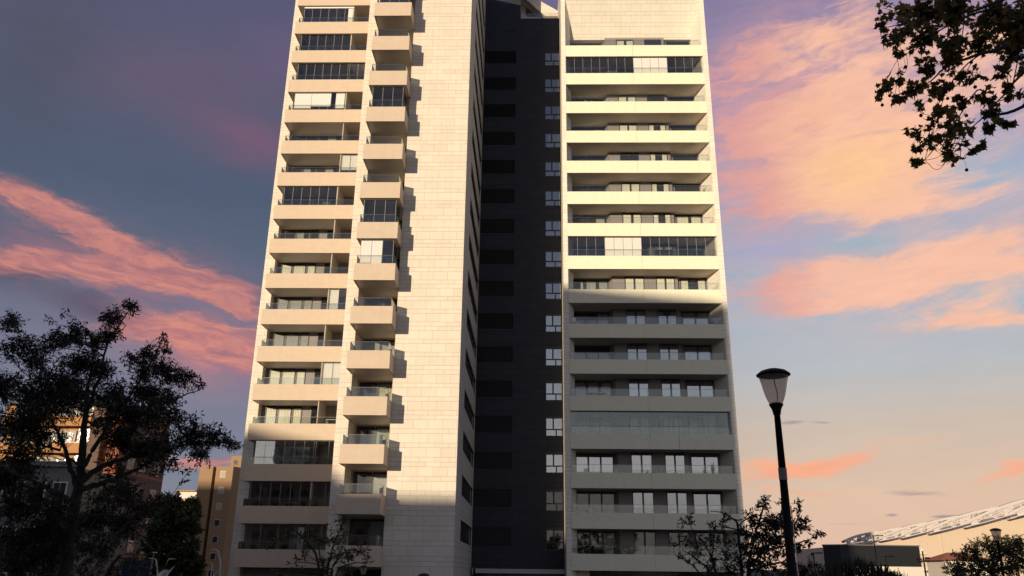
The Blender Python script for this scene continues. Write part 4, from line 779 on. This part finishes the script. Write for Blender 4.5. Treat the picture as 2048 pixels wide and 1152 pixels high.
def street_lamp(name, label, x, y, ztop, height, k=1., sticker=False, group='bell-shaped park lamps'):
    zb = ztop-height; t = thing(name, label, 'street lamp', (x, y, zb), 0, group); H = height
    a = MB(); a.lathe([(.001, H), (.02*k, H), (.10*k, H-.012*k), (.20*k, H-.045*k), (.262*k, H-.095*k), (.268*k, H-.105*k), (.262*k, H-.117*k), (.235*k, H-.125*k), (.10*k, H-.11*k), (.001, H-.11*k)], 40); a.build('cap', M['black'], t)
    a = MB(); pr = [(.232, -.118), (.222, -.16), (.205, -.22), (.19, -.29), (.172, -.37), (.15, -.45), (.125, -.52), (.098, -.575), (.075, -.61)]
    a.lathe([(r_*k, H+z_*k) for r_, z_ in pr], 72, 0, flute=-.018); a.build('lamp_glass', M['lampglass'], t)
    a = MB(); a.tube([(.0, 0, H-.12*k), (.01*k, 0, H-.25*k), (.035*k, 0, H-.38*k), (.03*k, 0, H-.50*k), (.0, 0, H-.6*k)], .008*k, 6); a.build('cable', M['black'], t)
    a = MB(); a.lathe([(.001, H-.555*k), (.075*k, H-.56*k), (.092*k, H-.575*k), (.112*k, H-.58*k), (.105*k, H-.605*k), (.085*k, H-.635*k), (.07*k, H-.67*k), (.068*k, H-.70*k), (.060*k, H-.705*k), (.060*k, H-.745*k), (.052*k, H-.75*k)], 28); a.build('neck', M['black'], t)
    a = MB(); a.tube([(0, 0, H-.74*k), (0, 0, H*.45), (0, 0, .6*k), (0, 0, 0)], [.047*k, .066*k, .084*k, .09*k], 20); a.lathe([(.09*k, .6*k), (.12*k, .55*k), (.12*k, .1), (.16*k, .05), (.16*k, 0)], 20); a.build('post', M['black'], t)
    if sticker:
        a = MB(); a.lathe([(.062, H-1.76), (.064, H-1.58)], 20); a.build('sticker', M['sticker'], t)
        a = MB(); a.tube([(.09, 0, 0), (.082, 0, H*.5), (.075, 0, H*.55)], .008, 5); a.build('cable_conduit', M['alu'], t)
    return t
street_lamp('street_lamp', 'tall black street lamp with bell-shaped fluted glass, standing alone against the sky', 3.885, 13, 6.56, 4.76, 1., True)
street_lamp('street_lamp', 'small bell-shaped street lamp rising out of the bushy green tree at lower right', 20.42, 38, 5.50, 5.0, .92)
street_lamp('street_lamp', 'street lamp whose dark cap just shows below the pale blank wall', -4.96, 40, 3.35, 3.2, 1.0)
street_lamp('street_lamp', 'street lamp with pale glass showing in front of the lowest small balcony', -9.72, 50, 3.72, 3.7, .9)
def led_lamp(label, x, y, ztop, arm, rz=0, h=None):
    h = h or ztop; t = thing('road_lamp', label, 'street lamp', (x, y, ztop-h), rz, 'slim flat-headed road lamps'); 
    a = MB(); a.tube([(0, 0, 0), (0, 0, h-.12)], [.10, .06], 10); a.build('post', M['black'], t)
    a = MB(); a.box(-.12, arm, -.14, .14, h-.12, h-.03); a.box(arm*.35, arm, -.18, .18, h-.03, h+.0); a.build('lamp_head', M['black'], t); return t
led_lamp('slim black flat-headed road lamp rising behind the roof of the black cabin', 48.35, 122, 9.0, 1.35)
led_lamp('slim road lamp seen between the tall lamp post and the black cabin', 22.75, 70, 5.25, .7)
M['lampwhite'] = simple('painted_steel', (.42, .41, .40), .5, 0, .05)
t = thing('curved_lamp', 'pair of white curving lamp arms on one post in front of the dark trees', 'street lamp', (-23.75, 55, 0))
a = MB(); a.tube([(0, 0, 0), (0, 0, 2.4)], .13, 12); a.build('post', M['lampwhite'], t)
for sgn in (-1, 1):
    a = MB(); a.tube([(sgn*.1, 0, 2.2), (sgn*.16, 0, 3.1), (sgn*.38, 0, 3.9), (sgn*.46, 0, 4.0)], [.06, .055, .045, .04], 8); a.tube([(sgn*.42, 0, 3.99), (sgn*.85, 0, 4.03)], [.045, .03], 6); a.build('arm', M['lampwhite'], t)
a = MB(); a.tube([(.2, 0, 2.6), (.55, 0, 3.2), (.85, 0, 3.55)], [.09, .08, .05], 8); a.tube([(-.1, .1, 2.9), (.25, .1, 3.2), (.45, .1, 3.25)], [.2, .18, .12], 10); a.build('shade', M['lampwhite'], t)
t = thing('curved_lamp', 'white curving lamp in front of the tan tower', 'street lamp', (-19.9, 55, 0))
a = MB(); a.tube([(0, 0, 0), (.02, 0, 3.0), (-.05, 0, 3.9), (-.28, 0, 4.5), (-.48, 0, 4.62)], [.09, .07, .055, .045, .035], 8); a.build('post', M['lampwhite'], t)
a = MB(); a.tube([(-.48, 0, 4.62), (-.72, 0, 4.60)], [.05, .03], 6); a.build('lamp_head', M['lampwhite'], t)
a = MB(); a.tube([(-.55, 0, 2.0), (-.55, 0, 3.7), (-.75, 0, 3.9)], .03, 6); a.tube([(-.5, 0, 2.8), (0, 0, 3.6)], .03, 6); a.build('bracket', M['lampwhite'], t)
t = thing('lamp_pole', 'thin tall pale pole left of the curved white lamp arms', 'pole', (-24.6, 55.5, 0))
a = MB(); a.tube([(0, 0, 0), (.02, 0, 4.45)], [.045, .03], 8); a.build('post', M['lampwhite'], t); a = MB(); a.box(0, .22, -.1, .1, 4.36, 4.44); a.build('lamp_head', M['lampwhite'], t)
t = thing('camera_pole', 'dark pole with security cameras at the right end of the black cabin', 'camera pole', (40.5, 90, 0))
a = MB(); a.tube([(0, 0, 0), (0, 0, 6.0)], [.10, .07], 10); a.build('post', M['black'], t)
for q, (dx, dz) in enumerate(((-.45, 5.2), (.42, 5.3), (-.38, 4.95), (.38, 5.0))):
    a = MB(); a.box(dx-.18, dx+.18, -.2, .2, dz-.08, dz+.1); a.tube([(0, 0, dz), (dx, 0, dz)], .03, 6); a.build('camera', M['black'], t)

# ================================================================== BACKGROUND BUILDINGS
M['orange'] = simple('orange_plaster', (.42, .215, .09), .8, 0, .08); M['brick'] = stripes('red_brick', (.34, .13, .075), 'z', .24, .7, .9, .15)
M['brownw'] = stripes('brown_wall', (.13, .085, .068), 'z', 3.0, .6, .9, .04); M['tanw'] = stripes('tan_concrete', (.31, .20, .115), 'z', 2.9, .72, .85, .03)
M['offw'] = simple('offwhite', (.66, .60, .52), .7); M['greyw'] = simple('grey_wall', (.16, .155, .15), .8); M['dglass'] = simple('dark_window', (.03, .035, .04), .08, 0, .2)
M['greypane'] = simple('shutter', (.36, .33, .29), .6)
# orange building
t = thing('apartment_block', 'sunlit orange apartment block with white banded balconies and a dark brown side wall', 'apartment building', (-52, 90, 0), 0)
def W2(a, b_, name, m, x0, x1, y0, y1, z0, z1, par):
    q = MB(); ox, oy, oz = par.location; q.box(x0-ox, x1-ox, y0-oy, y1-oy, z0-oz, z1-oz); return q.build(name, m, par)
W2(0, 0, 'wall', M['orange'], -59, -45.21, 90.3, 101.4, 0, 20.6, t); W2(0, 0, 'pillar', M['brick'], -46.6, -45.15, 89.6, 90.29, 0, 19.8, t)
W2(0, 0, 'pillar', M['brownw'], -48.6, -47.2, 89.2, 90.2, 0, 20.6, t)
for k in range(7):
    z0_ = .5+k*2.95
    o = W2(0, 0, 'balcony', M['orange'], -58.6, -48.7, 89.2, 90.29, z0_, z0_+1.05, t)
    w = W2(0, 0, 'window_band', M['greypane'], -58.0, -50.6, 90.15, 90.29, z0_+1.06, z0_+2.6, t)
    g = MB(); ox, oy, oz = t.location
    for j in range(9): g.box(-57.9+j*.8-ox, -57.3+j*.8-ox, 90.10-oy, 90.14-oy, z0_+1.3-oz, z0_+2.4-oz)
    g.build('pane', M['dglass'], w)
    w = W2(0, 0, 'trim', M['offw'], -58.6, -48.7, 89.15, 89.6, z0_+1.052, z0_+1.2, t)
    W2(0, 0, 'recess', M['dglass'], -50.4, -48.8, 90.2, 90.29, z0_+1.3, z0_+2.8, t)
t2 = thing('air_conditioner', 'white air conditioner unit on the top orange balcony', 'air conditioner', (-53.2, 89.05, 16.2)); a = MB(); a.box(-.5, .5, -.2, .14, -.35, .35); a.build('casing', M['offw'], t2); a = MB(); a.lathe([(.27, 0), (.25, .03), (.001, .03)], 20); o = a.build('fan', M['dglass'], t2); o.rotation_euler = (R(90), 0, 0); o.location = (-.12, -.2, 0)
# brown side wall of the same block, in shade
q = MB(); q.box(-45.20+52, -45.12+52, .35, 11.4, 0, 19.2); q.build('side_wall', M['brownw'], t)
q = MB(); q.box(-59.1+52, -45.0+52, -.1, 11.6, 20.61, 20.9); q.build('roof_slab', M['greyw'], t)
for k in range(6):
    for j, yy in enumerate((2.6, 5.6, 9.2)):
        z0_ = 2.2+k*2.95; f = MB(); f.box(6.881, 6.93, yy-.75, yy+.75, z0_-.08, z0_+1.2); f = f.build('side_window', M['offw'], t)
        g = MB(); g.box(6.931, 6.95, yy-.66, yy-.04, z0_, z0_+1.12); g.box(6.931, 6.95, yy+.04, yy+.66, z0_, z0_+1.12); g.build('pane', M['greypane'] if (k, j) in ((1, 2), (3, 1)) else M['dglass'], f)
    q = MB(); q.box(6.881, 6.91, .4, 11.3, 1.6+k*2.95, 1.8+k*2.95); q.build('floor_band', M['brick'], t)
# grey low building
t = thing('low_building', 'low grey building with pale vertical window frames behind the left tree trunk', 'building', (-31, 52, 0))
W2(0, 0, 'wall', M['greyw'], -36, -28.6, 52, 60, 0, 9.4, t); W2(0, 0, 'cornice', M['greyw'], -36.2, -28.4, 51.8, 52.4, 9.41, 9.75, t)
for k in range(3):
    for j in range(4):
        xx = -33.6+j*1.35; z0_ = 1.2+k*2.7; f = W2(0, 0, 'window', M['offw'], xx-.45, xx+.45, 51.92, 51.998, z0_, z0_+1.9, t)
        g = MB(); ox, oy, oz = t.location; g.box(xx-.38-ox, xx-.02-ox, -.10, -.082, z0_+.07, z0_+1.83); g.box(xx+.02-ox, xx+.38-ox, -.10, -.082, z0_+.07, z0_+1.83); g.build('pane', M['dglass'], f)
# tan tower
t = thing('apartment_block', 'narrow tan concrete tower with one column of small windows, its top catching the sun', 'apartment building', (-49, 130, 0))
q = MB(); o_ = t.location
q.prism([(x_-o_.x, y_-o_.y) for x_, y_ in ((-52.2, 130), (-50.1, 130), (-50.1, 131.5), (-49.6, 131.5), (-49.6, 130), (-46.9, 130), (-46.0, 131.8), (-43.5, 140), (-52.2, 140))], 0, 18.75); q.build('wall', M['tanw'], t)
W2(0, 0, 'lift_housing', M['tanw'], -48.0, -45.0, 131.6, 137, 18.76, 20.6, t)
g_ = W2(0, 0, 'vent', M['dglass'], -47.6, -46.9, 131.55, 131.598, 19.2, 19.9, t)
for k in range(7):
    z0_ = 2.3+k*2.45; f = W2(0, 0, 'window', M['offw'], -48.85, -47.95, 129.93, 129.998, z0_, z0_+1.05, t); q = MB(); q.box(-48.78-o_.x, -48.02-o_.x, -.10, -.072, z0_+.07, z0_+.98); q.build('pane', M['greypane'] if k > 3 else M['dglass'], f)
q = MB(); q.tube([(2.6, 3, 20.6), (2.6, 3, 21.6)], .05, 6); q.build('mast', M['black'], t)
# far white building
t = thing('far_building', 'small distant white building with stepped terraces above the dark trees', 'building', (-124, 300, 0))
W2(0, 0, 'wall', M['offw'], -129, -121.6, 300, 312, 0, 28.0, t); W2(0, 0, 'terrace', M['offw'], -128.4, -119.8, 298.6, 300, 27.2, 27.6, t); W2(0, 0, 'penthouse', M['offw'], -127.0, -119.9, 301, 310, 28.01, 29.9, t); W2(0, 0, 'roof_slab', M['orange'], -128.6, -121, 299.6, 310.5, 29.92, 30.25, t)
for k in range(4): W2(0, 0, 'window', M['dglass'], -128.3+k*1.8, -127.2+k*1.8, 299.9, 299.99, 25.0, 26.6, t)
for k in range(3): q = MB(); q.tube([(2+k*1.2, 5, 29.9), (2+k*1.2, 5, 31.8)], .06, 5); q.build('antenna', M['black'], t)
# blue hoarding
M['blue'] = simple('blue_banner', (.012, .028, .09), .6, 0, .25, .8)
t = thing('banner_fence', 'blue fabric banner fence with a pale painted flower emblem low on the left', 'banner', (-29, 60, 0))
q = MB(); q.box(-2.1, 2.3, -.02, .02, .3, 3.95); q.build('banner', M['blue'], t)
for k in range(3): q = MB(); q.tube([(-2.1+k*2.2, .06, 0), (-2.1+k*2.2, .06, 4.0)], .04, 6); q.build('post', M['alu'], t)
q = MB()
for k in range(7):
    an = k*.9; cx_, cz_ = -1.0+.24*math.cos(an), 3.42+.22*math.sin(an)
    ring = [Vector((cx_+.14*math.cos(a_), -.024, cz_+.14*math.sin(a_))) for a_ in [j*.628 for j in range(10)]]; rin = [Vector((cx_+.10*math.cos(a_), -.024, cz_+.10*math.sin(a_))) for a_ in [j*.628 for j in range(10)]]
    q.add(ring+rin, [(j, (j+1) % 10, 10+(j+1) % 10, 10+j) for j in range(10)])
q.box(-1.4, -.6, -.026, -.022, 3.02, 3.06); q.build('emblem', M['offw'], t)
# black cabin
M['cabin'] = stripes('dark_corrugated_cladding', (.012, .013, .017), 'z', .30, .7, .5, .4)
t = thing('service_cabin', 'long low black-clad building in front of the stadium', 'building', (55, 140, 0))
q = MB(); q.prism([(x_-55, y_-140) for x_, y_ in ((47.7, 141.6), (49.9, 140), (63.0, 141), (63.4, 158), (53.5, 158))], 0, 8.2); q.build('wall', M['cabin'], t)
q = MB(); q.prism([(x_-55, y_-140) for x_, y_ in ((47.55, 141.55), (49.85, 139.85), (63.15, 140.85), (63.5, 158.1), (53.4, 158.1))], 8.21, 8.36); q.build('roof_edge', M['greyw'], t)
# low wall
t = thing('low_wall', 'low sunlit cream wall below the black building', 'wall', (53, 125, 0))
q = MB(); q.prism([(x_-53, y_-125) for x_, y_ in ((45.6, 129), (50.6, 125), (64, 126), (64, 126.4), (50.7, 125.4), (45.8, 129.4))], 0, 4.85); q.build('wall', M['offw'], t)
t = thing('low_wall', 'thin grey boundary wall between the young tree and the black building', 'wall', (33, 110, 0)); q = MB(); q.box(-16, 13, 0, .3, 0, 4.1); q.build('wall', M['greyw'], t)
# small house
M['tile'] = stripes('roof_tiles', (.34, .13, .07), 'x', .3, .6, .8, .4)
t = thing('small_house', 'small white house with a red tiled hipped roof below the stadium wall', 'house', (54, 110, 0))
q = MB(); q.box(-1.9, 3.4, 0, 5, 0, 5.55); q.build('wall', M['offw'], t)
q = MB(); q.add([(-2.6, -.6, 5.5), (4.0, -.6, 5.5), (4.0, 5.6, 5.5), (-2.6, 5.6, 5.5), (-.4, 2.2, 6.5), (2.0, 2.2, 6.5)], [(0, 1, 5, 4), (1, 2, 5), (2, 3, 4, 5), (3, 0, 4), (3, 2, 1, 0)]); q.build('roof', M['tile'], t)
# stadium
M['stadw'] = render_panel('stadium_concrete', (.56, .46, .35), .06); M['stadr'] = simple('stadium_roof_membrane', (.56, .52, .49), .5, 0, .03); M['stadg'] = simple('stadium_roof_shadow_panel', (.42, .43, .46), .4)
t = thing('stadium', 'large pale concrete stadium with a rising roof of white arched trusses', 'stadium', (90, 190, 0))
q = MB(); o_ = t.location
top = [(66, 9.6), (73, 10.3), (79.6, 11.15), (90.6, 13.05), (97.4, 14.28), (108.9, 16.6), (122, 19.0), (150, 22.5), (190, 24)]
pts = [(x_, 190+(.00)*(x_-70), z_) for x_, z_ in top]
for (xa_, ya_, za_), (xb_, yb2, zb_) in zip(pts[:-1], pts[1:]):
    q.add([(xa_-o_.x, ya_-o_.y, 0), (xb_-o_.x, yb2-o_.y, 0), (xb_-o_.x, yb2-o_.y, zb_), (xa_-o_.x, ya_-o_.y, za_), (xa_-o_.x, 25, 0), (xb_-o_.x, 25, 0), (xb_-o_.x, 25, zb_), (xa_-o_.x, 25, za_)], [(0, 1, 2, 3), (3, 2, 6, 7), (5, 4, 7, 6)])
q.box(66-o_.x-.3, 66-o_.x, 0, 25, 0, 9.6)
q.box(90.0-o_.x, 90.25-o_.x, -.25, 0.05, 0, 13.0)
q.build('wall', M['stadw'], t)
def topz(x_):
    for (a, b), (c_, d) in zip(top[:-1], top[1:]):
        if a <= x_ <= c_: return b+(d-b)*(x_-a)/(c_-a)
    return top[-1][1]
starts = [68, 71.5, 75.5, 80.3, 86.3, 94.2, 104, 117]; lens_ = [9, 11, 13, 15.5, 19, 24, 30, 36]
for k, (s0, ln) in enumerate(zip(starts, lens_)):
    q = MB(); n = 16; y0 = -2.2-.15*k; lo = []; hi = []
    for j in range(n+1):
        f_ = j/n; x_ = s0+ln*f_; zb_ = topz(x_)+.15+(.9+.07*ln)*f_**1.3*.75; th = (.35+.055*ln)*math.sin(math.pi*min(1, f_*.96+.04))**.8
        lo.append((x_, zb_)); hi.append((x_, zb_+th+.25))
    for j in range(n):
        for (line, dz, w_) in ((lo, .16, 1.0), (hi, .34+.01*ln, 1.6)):
            (xa_, za_), (xb_, zb_) = line[j], line[j+1]
            vs = [(xa_-o_.x, y0, za_), (xb_-o_.x, y0, zb_), (xb_-o_.x, y0, zb_+dz), (xa_-o_.x, y0, za_+dz), (xa_-o_.x, y0+w_, za_), (xb_-o_.x, y0+w_, zb_), (xb_-o_.x, y0+w_, zb_+dz), (xa_-o_.x, y0+w_, za_+dz)]
            q.add(vs, [(0, 1, 2, 3), (3, 2, 6, 7), (4, 7, 6, 5), (0, 4, 5, 1)])
    for j in range(n):
        if j % 5 == 1 or j > n-3: (xa_, za_), (xb_, zb_) = lo[j], lo[j+1]; q.add([(xa_-o_.x, y0+.3, za_), (xb_-o_.x, y0+.3, zb_), (xb_-o_.x, y0+.3, hi[j+1][1]), (xa_-o_.x, y0+.3, hi[j][1])], [(0, 1, 2, 3)], 1)
    for j in range(2, n-1, 3):
        (xa_, za_), (xb_, zb_) = lo[j], hi[min(n, j+1)]; (xc_, zc_) = lo[min(n, j+3)]
        q.tube([(xa_-o_.x, y0+.4, za_+.1), (xb_-o_.x, y0+.4, zb_+.15)], .16, 5); q.tube([(xb_-o_.x, y0+.4, zb_+.15), (xc_-o_.x, y0+.4, zc_+.1)], .16, 5)
    q.build('roof_truss', [M['stadr'], M['stadr']], t)
q = MB(); q.box(84.2-o_.x, 86.0-o_.x, -.6, 0, 8.2, 8.5); q.box(84.8-o_.x, 85.5-o_.x, -.5, 0, 8.5, 9.3); q.build('wall_fixture', M['offw'], t)

# ================================================================== UNSEEN BLOCKS BEHIND THE CAMERA (added, shaped to throw the long shadows)
M['casterw'] = stripes('caster_wall', (.30, .26, .22), 'z', 3.0, .5, .9, .45)
def city(label, x0, x1, y0, y1, zl, zr):  # unseen shadow caster, sized by the shadow it has to throw
    t = thing('apartment_block', label, 'apartment building', ((x0+x1)/2, y0, 0)); cx_ = (x0+x1)/2
    q = MB(); q.add([(x0-cx_, y0-y0, 0), (x1-cx_, 0, 0), (x1-cx_, 0, zr), (x0-cx_, 0, zl), (x0-cx_, y1-y0, 0), (x1-cx_, y1-y0, 0), (x1-cx_, y1-y0, zr), (x0-cx_, y1-y0, zl)], [(0, 1, 2, 3), (5, 4, 7, 6), (3, 2, 6, 7), (4, 0, 3, 7), (1, 5, 6, 2)]); q.build('wall', M['casterw'], t)
    q = MB(); n = 0
    for fz in range(int(min(zl, zr)//3)):
        for k in range(int((x1-x0)//3)):
            if n < 240: q.box(x0-cx_+.8+k*3, x0-cx_+2.2+k*3, y1-y0, y1-y0+.04, 1.2+fz*3, 2.6+fz*3); n += 1
    q.build('windows', M['dglass'], t); return t
city('unseen tall block behind the viewer, shaped to shade the lower right wing', -58.4, -45.4, -64, -60, 43.0, 41.6)
city('unseen short block behind the viewer, shaped to shade the lower central wall', -62.3, -58.45, -64, -60, 22.4, 22.4)
t = thing('apartment_block', 'unseen stepped sloping-roofed block behind the viewer, shaped to shade the lower left wing', 'apartment building', (-70, -60, 0))
q = MB(); q.face_prism([(-10.6, 0), (7.65, 0), (7.65, 22.4), (3.2, 22.5), (-.5, 25.2), (-4.5, 28.1), (-10.6, 29.2)], -4, 0); q.build('wall', M['casterw'], t)
city('unseen long block far left behind the viewer, added to shade the orange block', -136.6, -80.65, -70, -60, 29.4, 29.4)
city('unseen tall block far left behind the viewer, added to shade the tan tower', -178, -136.7, -70, -60, 39.9, 39.9)
for k, (xx, yy) in enumerate(((-3, -24), (4, -26), (11, -23), (18, -27))):
    bt_ = [(xx+random.Random(k*9+j).uniform(-2.6, 2.6), yy+random.Random(k*7+j).uniform(-2, 2), random.Random(k*5+j).uniform(4, 10.5), 2.0, 1) for j in range(9)]
    tree('street_tree', ('first', 'second', 'third', 'fourth')[k]+' leafy tree from the left in the row behind the viewer', 'tree', [[(xx, yy, 1.8, .25), (xx, yy, 5, .2), (xx+.3, yy, 9, .08)]], bt_, .6, 'lance', 'leafg', 60+k, per=6, twig=1.0, nl=8, group='trees behind the viewer')
city('unseen low block behind the viewer, added to shade the near lamp and leaves', -45.3, -21, -70, -60, 18, 18)
